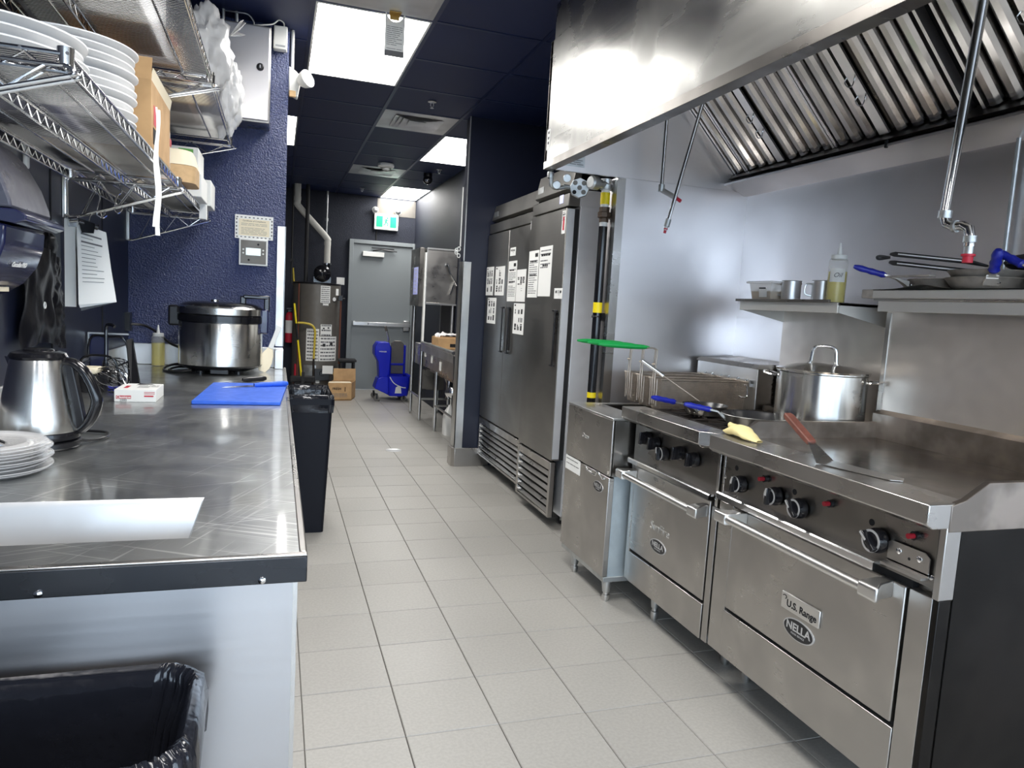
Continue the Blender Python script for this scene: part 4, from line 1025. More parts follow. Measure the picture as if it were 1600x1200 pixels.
# ================================================================== FRIDGES
def louvre(parent, x, y0, y1, z0, z1, n):
    part('louvre_frame', MB().box(x, x+.03, y0, y0+.03, z0, z1).box(x, x+.03, y1-.03, y1, z0, z1).box(x, x+.03, y0+.03, y1-.03, z1-.05, z1).box(x, x+.03, y0+.03, y1-.03, z0, z0+.015), 'steel', parent, bevel=.002)
    part('louvre_back', MB().box(x+.032, x+.04, y0+.01, y1-.01, z0, z1), 'dark', parent)
    hh = (z1-.05-z0-.015)/n
    for i in range(n):
        zz_ = z0+.015+hh*(i+.5)
        part('louvre_slat', MB().prism([(x+.001, zz_-hh*.34), (x+.004, zz_-hh*.36), (x+.021, zz_+hh*.04), (x+.018, zz_+hh*.10), (x+.001, zz_-hh*.22)], 'y', y0+.03, y1-.03), 'steel', parent)
def fridge(lab, x, y0, y1, zt, zd1, zd0, zl0, doors, nl):
    f = thing('reach_in_fridge', lab, 'refrigerator', ((x+2.3)/2, (y0+y1)/2, 0), 'stainless reach-in fridges')
    part('body', MB().box(x+.085, 2.33, y0, y1, zl0, zd1+.02), 'steel_side_lit', f, bevel=.003)
    part('door_side', MB().box(x+.006, x+.05, y0-.0005, y0+.002, zd0+.01, zd1-.004), 'steel_side_lit', f)  # skin over the door's edge, reflected daylight painted in
    part('gasket', MB().box(x+.055, x+.085, y0+.012, y1-.012, zd0, zd1), 'black_matte', f)
    xs = x+.02
    part('fascia_upper', MB().prism([(xs+.03, zt), (xs, zd1+.12), (xs+.02, zd1+.11), (2.30, zd1+.11), (2.30, zt)], 'y', y0, y1), 'steel_fridge', f, bevel=.002)
    part('fascia_slot', MB().box(xs+.04, 2.2, y0+.01, y1-.01, zd1+.085, zd1+.112), 'dark', f)
    part('fascia_lower', MB().prism([(xs-.012, zd1+.085), (xs-.012, zd1+.012), (xs+.06, zd1+.012), (xs+.06, zd1+.095)], 'y', y0, y1), 'steel_fridge', f, bevel=.003)
    for ya in (y0, y1-.004): part('fascia_end', MB().box(xs+.06, 2.30, ya, ya+.004, zd1+.015, zt-.005), 'steel_side_lit', f)
    for (a, b, hy, style) in doors:
        d = part('door', MB().box(x, x+.055, a, b, zd0, zd1), 'steel_fridge', f, bevel=.004)
        part('handle_recess', MB().box(x-.001, x+.0, hy-.028, hy+.036, 1.03, 1.335), 'dark' if style else 'steel_dark', d)
        hb = MB().box(x-.020, x-.010, hy-.006, hy+.006, 1.005, 1.345)
        hb.box(x-.018, x+.001, hy-.006, hy+.045, 1.335, 1.348).box(x-.018, x+.001, hy-.006, hy+.045, 1.003, 1.014)
        part('handle', hb, 'black', d, bevel=.003)
    louvre(f, x, y0, y1, zl0, zd0-.012, nl)
    for (cx, cy) in ((x+.14, y0+.1), (x+.14, y1-.1), (2.2, y0+.1), (2.2, y1-.1)):
        w_ = part('caster', MB().cyl((cx, cy-.014, .035), (cx, cy+.014, .035), .035, 18), 'black', f)
        part('fork', MB().box(cx-.02, cx+.02, cy-.024, cy-.018, .03, zl0).box(cx-.02, cx+.02, cy+.018, cy+.024, .03, zl0), 'galv', w_)
    return f
f2 = fridge('single door stainless fridge, the nearer one, beside the gas pipe', 1.50, 1.605, 2.232, 2.21, 1.948, .43, .075, [(1.607, 2.230, 1.60+.055, 0)], 6)
f1 = fridge('two door stainless fridge with taped up pages, next to the dark stub wall', 1.525, 2.245, 3.335, 2.155, 1.918, .435, .105, [(2.247, 2.768, 2.645, 1), (2.774, 3.333, 2.80, 0)], 6)
part('lamp_badge', MB().box(1.5065, 1.508, 1.69, 1.75, 1.985, 2.035), 'lcd_blue', f2)
part('badge', MB().box(1.527, 1.529, 2.10, 2.20, 2.085, 2.14), 'galv', f2)
part('badge', MB().box(1.55, 1.552, 3.18, 3.29, 2.06, 2.10), 'galv', f1)
part('side_label', MB().box(1.499, 1.50, 2.225, 2.229, 1.87, 1.93), 'white', f2)
def pg(name, x, ya, yb, za, zb, lab, **k):
    return sheet(name, (x-.0006, (ya+yb)/2, (za+zb)/2), RX, ZA, abs(yb-ya), zb-za, lab, **k)
X1, X2 = 1.525, 1.50
pg('fridge_notice', X1, 3.328, 3.125, 1.433, 1.66, 'white label sheet at the far upper left on the two door fridge', seed=2, style=1)
pg('fridge_notice', X1, 3.075, 2.832, 1.433, 1.655, 'white label sheet close left of the seam between the two fridge doors', seed=4, style=1)
pg('fridge_notice', X1, 3.256, 3.017, 1.21, 1.414, 'white label sheet hanging lowest on the far fridge door', seed=6, style=1)
pg('fridge_sticker', X1, 2.726, 2.60, 1.722, 1.782, 'small white hand sign sticker high on the middle fridge door', seed=1, style=3, cat='sticker')
pg('fridge_notice', X1, 2.745, 2.550, 1.39, 1.684, 'long text page at the left edge of the middle fridge door', seed=5, style=0, rows=18)
pg('fridge_notice', X1, 2.540, 2.338, 1.39, 1.616, 'page with big black symbols on the middle fridge door', seed=7, style=3)
pg('fridge_notice', X1, 2.568, 2.330, 1.16, 1.378, 'white label sheet hanging lowest on the middle fridge door', seed=8, style=1)
pg('fridge_notice', X2, 2.222, 2.030, 1.42, 1.727, 'text page with a black title at the left of the near fridge door', seed=11, style=0, rows=16)
pg('fridge_notice', X2, 2.018, 1.795, 1.428, 1.742, 'half empty page, right one of the pair on the near fridge door', seed=12, style=2)
pg('fridge_sticker', X2, 1.722, 1.590, 1.415, 1.478, 'small white hand sign sticker above the near fridge door handle', seed=3, style=3, cat='sticker')
k_ = pg('fridge_sticker', X2, 1.668, 1.612, 1.80, 1.935, 'tall white sticker with red print at the top corner of the near fridge', seed=13, style=2, cat='sticker')
part('red_print', MB().box(X2-.0024, X2-.0018, 1.628, 1.652, 1.82, 1.90), 'red', k_)

# ================================================================== FAR END OF THE AISLE
YB = 8.42
d = struct('door_1', MB().box(.935, 1.80, YB-.03, YB-.002, .008, 2.14), 'door', bevel=.002)
fr = MB().box(.875, .935, YB-.06, YB-.001, 0, 2.20).box(1.80, 1.83, YB-.06, YB-.001, 0, 2.20).box(.935, 1.80, YB-.06, YB-.001, 2.145, 2.20)
part('door_frame', fr, 'door', d, bevel=.003)
part('threshold', MB().box(.935, 1.80, YB-.07, YB-.001, 0, .008), 'alum', d)
pb = part('panic_bar', MB().box(.955, 1.80, YB-.10, YB-.055, .955, 1.01), 'steel_light', d, bevel=.004)
part('bar_end', MB().box(1.70, 1.79, YB-.085, YB-.03, .90, 1.05), 'steel_light', pb, bevel=.006)
part('bar_end', MB().box(.955, .99, YB-.085, YB-.03, .95, 1.015), 'steel_light', pb, bevel=.004)
part('bar_mark', MB().box(1.17, 1.182, YB-.1005, YB-.099, .97, .995), 'dark', pb)
cb = part('door_closer', MB().box(1.065, 1.375, YB-.09, YB-.03, 1.965, 2.035), 'white', d, bevel=.005)
part('closer_arm', MB().tube([(1.21, YB-.07, 2.05), (1.33, YB-.11, 2.075), (1.56, YB-.08, 2.06)], .009, 8).box(1.19, 1.52, YB-.07, YB-.05, 2.085, 2.10), 'black', cb)
# exit sign
s = thing('exit_sign', 'green and white running man exit sign with two lamps above the grey door', 'exit sign', (1.39, YB-.02, 2.37))
part('housing', MB().box(1.215, 1.565, YB-.07, YB-.001, 2.365, 2.595), 'white', s, bevel=.008)
fc = part('panel_white', MB().box(1.245, 1.535, YB-.0725, YB-.070, 2.405, 2.56), 'sign_white', s)
part('panel_green', MB().box(1.245, 1.335, YB-.074, YB-.0725, 2.405, 2.56).box(1.445, 1.535, YB-.074, YB-.0725, 2.405, 2.56), 'sign_green', fc)
man = MB(); yy = YB-.0742
def limb(a, b, w_):
    a, b = Vector((a[0], yy, a[1])), Vector((b[0], yy, b[1])); dd = (b-a).normalized(); sd2 = Vector((-dd.z, 0, dd.x))*w_
    man.quad(a-sd2, b-sd2, b+sd2, a+sd2)
cx, cz = 1.392, 2.48
man.lathe([(.011, 0), (0, .0004)], (cx+.012, yy, cz+.055), 14, (0, -1, 0))
for a, b, w_ in (((0, .038), (-.012, -.005), .010), ((-.012, -.002), (.022, -.022), .006), ((.022, -.022), (.014, -.058), .0055), ((-.012, -.002), (-.02, -.035), .006), ((-.02, -.035), (-.045, -.045), .0055),
                 ((.002, .034), (.026, .018), .0045), ((.026, .018), (.042, .026), .004), ((-.002, .034), (-.024, .028), .0045), ((-.024, .028), (-.032, .004), .004)):
    limb((cx+a[0], cz+a[1]), (cx+b[0], cz+b[1]), w_)
part('running_man', man, 'sign_green', fc)
for x in (1.222, 1.553):
    hd = part('lamp_head', MB().lathe([(.030, 0), (.042, .03), (.046, .06), (.040, .062)], (x, YB-.03, 2.648), 20, (0, -1, -.15), True), 'white', s)
    part('lens', MB().lathe([(.040, .060), (.030, .068), (0, .072)], (x, YB-.03, 2.648), 20, (0, -1, -.15)), 'alum', hd)
    part('neck', MB().cyl((x, YB-.04, 2.59), (x, YB-.04, 2.62), .014, 10), 'white', hd)
one('conduit', MB().cyl((1.26, YB-.012, 2.20), (1.26, YB-.012, 2.365), .009, 8), 'black_matte', 'thin dark conduit between the exit sign and the door frame', 'conduit')
one('wall_access_panel', MB().box(1.26, 1.825, YB-.006, YB-.001, 2.58, 2.82), 'heater', 'grey flat panel on the back wall above the exit sign', 'panel')
one('wall_notice', MB().box(.712, .825, YB-.004, YB-.001, 1.53, 1.635), 'paper', 'small white notice on the back wall between the water heater and the door', 'notice')

# water heater
hx, hy, hr = .425, 8.06, .322
t = thing('water_heater', 'grey cylindrical gas water heater in the back left corner', 'water heater', (hx, hy, 0))
part('tank', MB().lathe([(hr-.01, .06), (hr, .07), (hr, 1.515), (hr-.01, 1.525), (0, 1.535)], (hx, hy, 0), 56, cap0=True), 'heater', t)
part('top_rim', MB().lathe([(hr+.004, 1.505), (hr+.006, 1.525), (hr-.006, 1.53)], (hx, hy, 0), 56), 'black', t)
part('base_ring', MB().lathe([(hr-.02, 0), (hr-.02, .07)], (hx, hy, 0), 40), 'black_matte', t)
bl = part('blower', MB().lathe([(.10, 0), (.115, .02), (.115, .09), (.085, .12), (.05, .13), (0, .135)], (.475, hy-.16, 1.655), 24, (0, -1, 0), True).cyl((.54, hy-.1, 1.66), (.54, hy-.1, 1.80), .05, 16).box(.36, .60, hy-.16, hy+.1, 1.53, 1.62), 'black_gloss', t, bevel=.004)
for k in range(5):
    a = k*1.256; part('blower_rib', MB().cyl((.475+.04*math.cos(a), hy-.292, 1.655+.04*math.sin(a)), (.475+.10*math.cos(a), hy-.275, 1.655+.10*math.sin(a)), .006, 6), 'black', bl)
part('clamp_ring', MB().lathe([(.058, 0), (.06, .02)], (.54, hy-.1, 1.785), 20), 'chrome', bl)
def cyl_label(name, x0, x1, z0, z1, mat, rows, seed, big=0):
    r = hr+.0012
    def P(u, v, e=0):
        x = x0+(x1-x0)*u-hx; return Vector((hx+x, hy-math.sqrt(max((r+e)**2-x*x, 0)), z0+(z1-z0)*v))
    l = part(name, MB().grid(lambda u, v: P(u, v), 8, 1), mat, t)
    m = MB(); rd = random.Random(seed)
    for i in range(rows):
        v = .92-.84*i/max(rows-1, 1); u = .08
        while u < .9:
            L = rd.uniform(.06, .2); m.quad(P(u, v-.25/rows, .001), P(min(u+L, .93), v-.25/rows, .001), P(min(u+L, .93), v+.15/rows, .001), P(u, v+.15/rows, .001)); u += L+.03
    if m.v: part('print', m, 'print', l)
    if big:
        q = MB()
        for (u, v) in ((.2, .65), (.62, .7)): q.quad(P(u, v-.06, .0015), P(u+.16, v-.06, .0015), P(u+.16, v+.06, .0015), P(u, v+.06, .0015))
        part('symbol', q, 'ink', l)
cyl_label('label', .455, .585, 1.26, 1.49, 'paper', 8, 1)
cyl_label('label', .49, .565, 1.22, 1.258, 'paper', 2, 2)
cyl_label('label', .283, .45, .46, .90, 'paper', 9, 3)
cyl_label('label', .468, .62, .81, .965, 'paper', 3, 4, 1)
cyl_label('label', .455, .69, .46, .80, 'paper', 7, 5, 1)
cyl_label('label', .26, .42, .22, .40, 'galv', 0, 6)
cyl_label('label', .665, .705, 1.37, 1.46, 'paper', 0, 7)
part('gauge', MB().lathe([(.032, 0), (.034, .008), (.028, .01)], (.64, hy-.24, 1.315), 20, (.5, -1, 0)), 'black', t)
part('gauge_face', MB().lathe([(.028, .008), (0, .009)], (.64, hy-.24, 1.315), 20, (.5, -1, 0)), 'paper', t)
part('gas_control', MB().box(.40, .60, hy-hr-.07, hy-hr+.05, .20, .36).cyl((.5, hy-hr-.07, .3), (.5, hy-hr-.11, .3), .035, 14), 'black', t, bevel=.005)
part('warning_tag', MB().box(.50, .64, hy-hr-.116, hy-hr-.113, .30, .41), 'paper', t)
part('relief_valve', MB().box(.70, .76, hy-hr+.08, hy-hr+.15, 1.30, 1.37).cyl((.73, hy-hr+.1, 1.33), (.79, hy-hr+.09, 1.33), .016, 10), 'black', t, bevel=.004)
part('relief_pipe', MB().cyl((.735, hy-hr+.11, .42), (.735, hy-hr+.11, 1.30), .013, 10), 'copper', t)
part('drain_valve', MB().cyl((.62, hy-hr+.02, .30), (.66, hy-hr-.09, .30), .014, 10).box(.64, .70, hy-hr-.10, hy-hr-.085, .28, .32), 'brass', t)
gp = part('gas_manifold', MB().cyl((.385, hy-hr-.06, .12), (.385, hy-hr-.06, .52), .014, 10).cyl((.385, hy-hr-.06, .40), (.40, hy-hr-.02, .28), .014, 10), 'iron', t)
part('gas_tag', MB().box(.42, .47, hy-hr-.03, hy-hr-.028, .16, .36), 'paper', t)
one('flue_pipe', MB().tube(smooth_path([(.54, hy-.1, 1.80), (.54, hy-.1, 1.98), (.54, hy-.1, 2.10), (.51, hy-.1, 2.17), (.16, hy-.1, 2.53), (.13, hy-.1, 2.60), (.13, hy-.1, 2.70), (.13, hy-.1, 2.84)], 5), .043, 20).lathe([(.047, 0), (.047, .05)], (.54, hy-.1, 2.05), 20).lathe([(.047, 0), (.047, .05)], (.13, hy-.1, 2.62), 20), 'pvc', 'grey plastic flue pipe bending left above the water heater', 'pipe')
one('drop_pipe', MB().cyl((.262, hy-.15, 1.54), (.262, hy-.15, 2.84), .026, 14), 'black_matte', 'thick black vertical pipe in front of the bent grey flue', 'pipe')
one('drop_pipe', MB().cyl((.545, 8.36, 2.15), (.545, 8.36, 2.84), .014, 10).cyl((.545, 8.36, 2.42), (.545, 8.36, 2.46), .022, 10), 'galv', 'thin grey conduit above the flue elbow by the back wall', 'conduit')
one('drop_pipe', MB().cyl((.075, hy, 1.5), (.075, hy, 2.84), .012, 10).box(.05, .10, hy-.03, hy, 1.80, 1.84), 'black_matte', 'thin black pipe close behind the partition edge, left of the grey flue', 'pipe')
one('copper_pipe', MB().tube([(.178, 7.72, .1), (.170, 7.72, 1.50)], .011, 8), 'copper', 'copper pipe standing left of the water heater', 'pipe')
one('gas_hose', MB().tube(smooth_path([(.165, 7.66, .975), (.25, 7.66, .975), (.34, 7.66, .955), (.385, 7.66, .90), (.392, 7.665, .80), (.385, 7.67, .50)], 5), .0145, 10), 'yellow_pipe', 'yellow gas line bending down in front of the water heater', 'pipe')
# mops and broom
t = thing('mop', 'mop with a pale wooden looking yellow handle leaning in the back corner', 'mop', (.13, 8.2, 0))
part('handle', MB().cyl((.215, 8.05, .25), (.098, 8.28, 1.72), .0125, 10), 'yellow_pipe', t)
part('mop_head', MB().sphere((.22, 8.03, .17), .1, 14, 10, (1, .8, 1.6), lambda d: 1+.2*noise.noise(d*4)), 'black_matte', t)
t = thing('broom', 'broom with a yellow handle and dark middle leaning by the water heater', 'broom', (.23, 7.55, 0))
a, b = Vector((.232, 7.55, .22)), Vector((.115, 7.66, 1.23))
part('handle', MB().cyl(a, a+(b-a)*.52, .0125, 10).cyl(a+(b-a)*.74, b, .0125, 10), 'yellow', t)
part('handle_middle', MB().cyl(a+(b-a)*.52, a+(b-a)*.74, .012, 10), 'black', t)
part('broom_head', MB().box(.08, .40, 7.50, 7.60, .19, .27).box(.13, .36, 7.51, 7.59, .0, .19), 'black_matte', t, bevel=.01)
one('dustpan', MB().prism([(.05, .0), (.42, .0), (.40, .16), (.07, .16)], 'y', 7.36, 7.40).box(.22, .26, 7.37, 7.39, .16, .34), 'black_matte', 'black dustpan standing under the yellow broom handle', 'dustpan')
one('red_tin', MB().cyl((.165, 7.9, .0), (.165, 7.9, .40), .03, 12), 'red', 'small red container on the floor behind the broom', 'container')
t = thing('fire_extinguisher', 'red fire extinguisher with white label on the wall behind the partition edge', 'fire extinguisher', (.068, 8.33, .66))
part('cylinder', MB().lathe([(0, .66), (.05, .665), (.055, .69), (.055, 1.03), (.04, 1.08), (.018, 1.10)], (.068, 8.33, 0), 24), 'red', t)
part('label', MB().lathe([(.0558, .80), (.0558, .98)], (.068, 8.33, 0), 24), 'paper', t)
part('valve', MB().box(.05, .10, 8.30, 8.36, 1.10, 1.13).box(.03, .10, 8.31, 8.35, 1.14, 1.155), 'black', t)
part('hose', MB().tube(smooth_path([(.09, 8.30, 1.11), (.13, 8.28, 1.06), (.128, 8.28, .9), (.12, 8.28, .8)], 4), .009, 8), 'black', t)
# crate and box
t = thing('cardboard_box', 'open brown cardboard box on the floor in front of the grey door', 'box', (.70, 7.25, 0))
bx = MB(); 
A_, B_, C_, D_ = (.551, 7.13), (.852, 7.17), (.935, 7.50), (.64, 7.46)
hB = .235
def wallp(p, q, th): 
    p, q = Vector((*p, 0)), Vector((*q, 0)); n_ = (q-p).cross(ZA).normalized()*-th
    bx.add([p, q, q+n_, p+n_, p+ZA*hB, q+ZA*hB, q+n_+ZA*hB, p+n_+ZA*hB], [(3,2,1,0), (4,5,6,7), (0,1,5,4), (1,2,6,5), (2,3,7,6), (3,0,4,7)])
for p, q in ((A_, B_), (B_, C_), (C_, D_), (D_, A_)): wallp(p, q, .006)
part('carton', bx, 'card', t)
part('bottom', MB().prism([A_, B_, C_, D_], 'z', .0, .02), 'card', t)
fl_ = MB(); fl_.add([(D_[0], D_[1], hB), (C_[0], C_[1], hB), (C_[0], C_[1]+.03, hB+.155), (D_[0], D_[1]+.03, hB+.155), (D_[0], D_[1]+.006, hB), (C_[0], C_[1]+.006, hB), (C_[0], C_[1]+.036, hB+.155), (D_[0], D_[1]+.036, hB+.155)], [(0,1,2,3), (7,6,5,4), (0,4,5,1), (1,5,6,2), (2,6,7,3), (3,7,4,0)])
part('back_flap', fl_, 'card', t)
part('front_flap', MB().add([(A_[0], A_[1], hB), (B_[0], B_[1], hB), (B_[0]-.01, B_[1]+.12, hB+.004), (A_[0]+.02, A_[1]+.12, hB+.004)], [(0,1,2,3)]), 'cream', t)
fr_ = (Vector((*B_, 0))-Vector((*A_, 0))).normalized(); nn = Vector((fr_.y, -fr_.x, 0))*.001
cm = Vector(((A_[0]+B_[0])/2, (A_[1]+B_[1])/2, .155))+nn
text('lettering', 'FRESH', .042, cm-fr_*.04, fr_, ZA, 'ink', t, .0003, True)
part('hand_hole', MB().box(.765, .772, 7.15, 7.159, .12, .18), 'dark', t)
part('print', lines(cm-ZA*.085, fr_, ZA, .20, .06, 3, random.Random(2), MB(), .0003), 'print', t)
t = thing('black_crate', 'black plastic step crate behind the brown cardboard box', 'crate', (.835, 7.75, 0))
part('top', MB().box(.715, .955, 7.62, 7.88, .47, .50).box(.735, .935, 7.64, 7.86, .455, .47), 'black_matte', t, bevel=.004)
for (x, y) in ((.735, 7.64), (.91, 7.64), (.735, 7.84), (.91, 7.84)): part('leg', MB().box(x, x+.025, y, y+.025, 0, .456), 'black_matte', t)
# mop bucket
t = thing('mop_bucket', 'blue mop bucket with wringer on casters in front of the grey door', 'mop bucket', (1.40, 7.35, 0))
def bk_loop(z, k): return rrect(1.35-.02*k, 1.60+.03*k, 7.15-.02*k, 7.55+.02*k, .05, z)
part('bucket', MB().loft([bk_loop(.07, 0), bk_loop(.10, .3), bk_loop(.33, 1), bk_loop(.345, 1.5), bk_loop(.345, 1.2), bk_loop(.11, .1)], True, True), 'blue_mop', t)
part('spout_apron', MB().prism([(1.16, .16), (1.36, .07), (1.36, .33), (1.25, .32), (1.20, .30)], 'y', 7.22, 7.48), 'blue_mop', t, bevel=.01)
wrg = part('wringer', MB().loft([[(1.22, 7.24, .30), (1.355, 7.24, .30), (1.355, 7.44, .30), (1.22, 7.44, .30)], [(1.20, 7.22, .52), (1.36, 7.22, .52), (1.36, 7.46, .52), (1.20, 7.46, .52)],
     [(1.145, 7.20, .62), (1.36, 7.20, .62), (1.36, 7.48, .62), (1.145, 7.48, .62)], [(1.145, 7.20, .72), (1.36, 7.20, .72), (1.36, 7.48, .72), (1.145, 7.48, .72)], [(1.185, 7.21, .785), (1.33, 7.21, .785), (1.33, 7.47, .785), (1.185, 7.47, .785)]]), 'blue_mop', t, bevel=.012)
text('lettering', 'WRINGER', .022, (1.25, 7.196, .66), XA, ZA, 'white', wrg, .0004, True)
part('press_plate', MB().loft([[(1.40, 7.46, .34), (1.58, 7.46, .34), (1.58, 7.50, .34), (1.40, 7.50, .34)], [(1.39, 7.46, .66), (1.585, 7.46, .66), (1.585, 7.50, .66), (1.39, 7.50, .66)], [(1.40, 7.46, .76), (1.57, 7.46, .76), (1.57, 7.50, .76), (1.40, 7.50, .76)], [(1.44, 7.46, .80), (1.53, 7.46, .80), (1.53, 7.50, .80), (1.44, 7.50, .80)]]), 'heater', t, bevel=.01)
part('press_frame', MB().box(1.57, 1.60, 7.44, 7.52, .34, .74).box(1.36, 1.40, 7.44, 7.52, .34, .70).box(1.36, 1.60, 7.44, 7.52, .46, .49), 'blue_mop', t, bevel=.006)
part('press_lever', MB().tube([(1.345, 7.34, .72), (1.335, 7.32, .84), (1.285, 7.28, .985)], .012, 10), 'galv', t)
part('lever_grip', MB().cyl((1.300, 7.29, .935), (1.282, 7.278, .995), .018, 10), 'heater', t)
part('carry_bail', MB().tube(smooth_path([(1.345, 7.13, .33), (1.40, 7.11, .25), (1.50, 7.105, .20), (1.56, 7.115, .19)], 4), .006, 8), 'white', t)
sy = MB(); sy.add([(1.42, 7.143, .11), (1.51, 7.143, .11), (1.50, 7.138, .19), (1.465, 7.136, .215), (1.43, 7.138, .19)], [(0,1,2,3,4)])
part('caution_mark', sy, 'white', t)
for (x, y) in ((1.185, 7.17), (1.185, 7.50), (1.545, 7.17), (1.545, 7.52)):
    c_ = part('caster', MB().cyl((x, y-.014, .038), (x, y+.014, .038), .038, 18), 'heater', t)
    part('fork', MB().box(x-.012, x+.012, y-.022, y-.016, .03, .10).box(x-.012, x+.012, y+.016, y+.022, .03, .10), 'black', c_)

# ---- dish washer and soiled dish table
t = thing('dishwasher', 'upright stainless dishwasher with a bent lever on its side, far right of the aisle', 'dishwasher', (1.64, 5.9, 0))
hd = part('hood', MB().box(1.475, 1.825, 5.60, 6.25, 1.345, 1.95), 'steel', t, bevel=.004)
part('hood_rim', MB().box(1.470, 1.828, 5.595, 6.25, 1.325, 1.345).box(1.470, 1.478, 5.59, 5.60, 1.345, 1.95).box(1.475, 1.828, 5.592, 5.60, 1.938, 1.955), 'steel_light', hd)
part('lever', MB().tube(smooth_path([(1.70, 5.57, 1.78), (1.715, 5.565, 1.75), (1.735, 5.56, 1.68), (1.80, 5.56, 1.585), (1.815, 5.57, 1.56)], 4), .012, 10).cyl((1.79, 5.565, 1.60), (1.745, 5.565, 1.45), .010, 10).cyl((1.70, 5.60, 1.78), (1.70, 5.57, 1.78), .016, 10), 'chrome', hd)
cp_ = part('control_column', MB().box(1.405, 1.455, 5.66, 6.22, 1.30, 1.955), 'steel_dark', t, bevel=.004)
part('control_strip', MB().box(1.4035, 1.405, 5.74, 6.0, 1.43, 1.74), 'lcd_blue', cp_)
b_ = MB()
for i in range(7): b_.box(1.402, 1.4036, 5.80, 5.95, 1.45+.042*i, 1.463+.042*i)
part('control_print', b_, 'white', cp_)
part('post', MB().box(1.455, 1.475, 5.60, 5.66, .86, 1.90), 'white', t)
for (x, y) in ((1.465, 5.63), (1.465, 6.2), (1.80, 5.63), (1.80, 6.2)):
    part('leg', MB().cyl((x, y, .02), (x, y, 1.33 if y > 6 or x > 1.7 else .88), .019, 12).cyl((x, y, 0), (x, y, .03), .014, 10), 'steel_light', t)
part('tank', MB().box(1.49, 1.81, 5.66, 6.2, .62, .86), 'steel', t)
part('rail', MB().cyl((1.465, 5.63, .26), (1.465, 6.2, .26), .012, 10).cyl((1.465, 5.63, .25), (1.80, 5.63, .25), .012, 10), 'steel_light', t)
part('chamber_back', MB().box(1.79, 1.81, 5.62, 6.2, .86, 1.33), 'black_matte', t)
part('pump', MB().box(1.56, 1.76, 5.72, 5.95, .34, .50).cyl((1.55, 5.75, .55), (1.55, 5.62, .55), .04, 14), 'heater', t, bevel=.004)
part('booster', MB().box(1.50, 1.62, 5.66, 5.72, .36, .58), 'heater', t)
t = thing('dish_table', 'stainless dish table with a sink in front of the dishwasher', 'table', (1.64, 4.9, 0))
part('table_top', MB().box(1.455, 1.825, 4.05, 5.59, .855, .865), 'steel', t)
part('front_rim', MB().cyl((1.455, 4.05, .895), (1.455, 5.59, .895), .018, 12).box(1.452, 1.456, 4.05, 5.59, .80, .89), 'steel_light', t)
part('apron', MB().box(1.47, 1.48, 4.1, 5.55, .64, .855), 'steel', t)
part('scrap_trough', MB().box(1.50, 1.80, 4.15, 5.3, .60, .855), 'steel_dark', t)
for i, (ya, za) in enumerate(((5.40, .78), (5.05, .74), (4.62, .70))): part('data_tag', MB().box(1.466, 1.4695, ya, ya+.07, za-.03, za+.06), 'paper', t)
part('drain_assembly', MB().cyl((1.52, 4.45, .60), (1.52, 4.45, .42), .028, 14).cyl((1.52, 4.45, .46), (1.49, 4.25, .46), .02, 12).lathe([(.05, 0), (.05, .03), (.03, .04)], (1.50, 4.28, .50), 14, (-.6, -1, 0), True, True), 'chrome', t)
for (x, y) in ((1.50, 4.95), (1.50, 4.12), (1.79, 4.95), (1.79, 4.12)): part('leg', MB().cyl((x, y, .03), (x, y, .855), .019, 12).cyl((x, y, 0), (x, y, .03), .014, 10), 'steel_light', t)
part('cross_rail', MB().cyl((1.50, 4.95, .27), (1.79, 4.95, .27), .012, 10).cyl((1.50, 4.12, .27), (1.50, 4.95, .27), .012, 10), 'steel_light', t)
t = thing('cardboard_tray', 'brown cardboard tray of clear plastic packaging on the dish table', 'box', (1.66, 5.15, .866))
part('tray', MB().box(1.515, 1.80, 5.0, 5.35, .867, .985), 'card', t, bevel=.004)
part('hand_hole', MB().box(1.64, 1.72, 4.998, 5.0, .89, .925), 'dark', t)
def crumple(u, v): 
    return Vector((1.52+.275*u, 5.01+.33*v, .985+.055*abs(noise.noise(Vector((u*5, v*5, 3))))+.03*math.sin(PI*u)))
part('packaging', MB().grid(crumple, 14, 12), 'polybag', t)
t = thing('white_jug', 'white plastic chemical jug on the floor under the dish table', 'jug', (1.62, 4.75, 0))
part('bottle', MB().loft([rrect(1.55, 1.69, 4.68, 4.82, .03, zz_) if zz_ < .2 else rrect(1.62-.07*k, 1.62+.07*k, 4.75-.07*k, 4.75+.07*k, .03*k, zz_) for zz_, k in ((0, 1), (.19, 1), (.25, .75), (.29, .35), (.31, .3))]), 'white', t)
part('tubes', MB().tube(smooth_path([(1.62, 4.75, .31), (1.60, 4.70, .42), (1.56, 4.66, .52), (1.55, 4.8, .60)], 4), .008, 6).tube(smooth_path([(1.63, 4.74, .31), (1.68, 4.68, .36), (1.66, 4.66, .28)], 4), .006, 6), 'white', t)
one('white_rag', MB().sphere((1.735, 4.66, .22), .07, 14, 10, (.6, .8, 1.8), lambda d: 1+.35*noise.noise(d*3.5)), 'polybag', 'crumpled white plastic beside the white jug under the dish table', 'bag')
one('floor_bin', MB().loft([rrect(1.44, 1.62, 3.62, 3.92, .03, .0), rrect(1.42, 1.64, 3.60, 3.94, .03, .52)]), 'bin', 'dark bin on the floor just behind the stub wall', 'bin', bevel=.004)
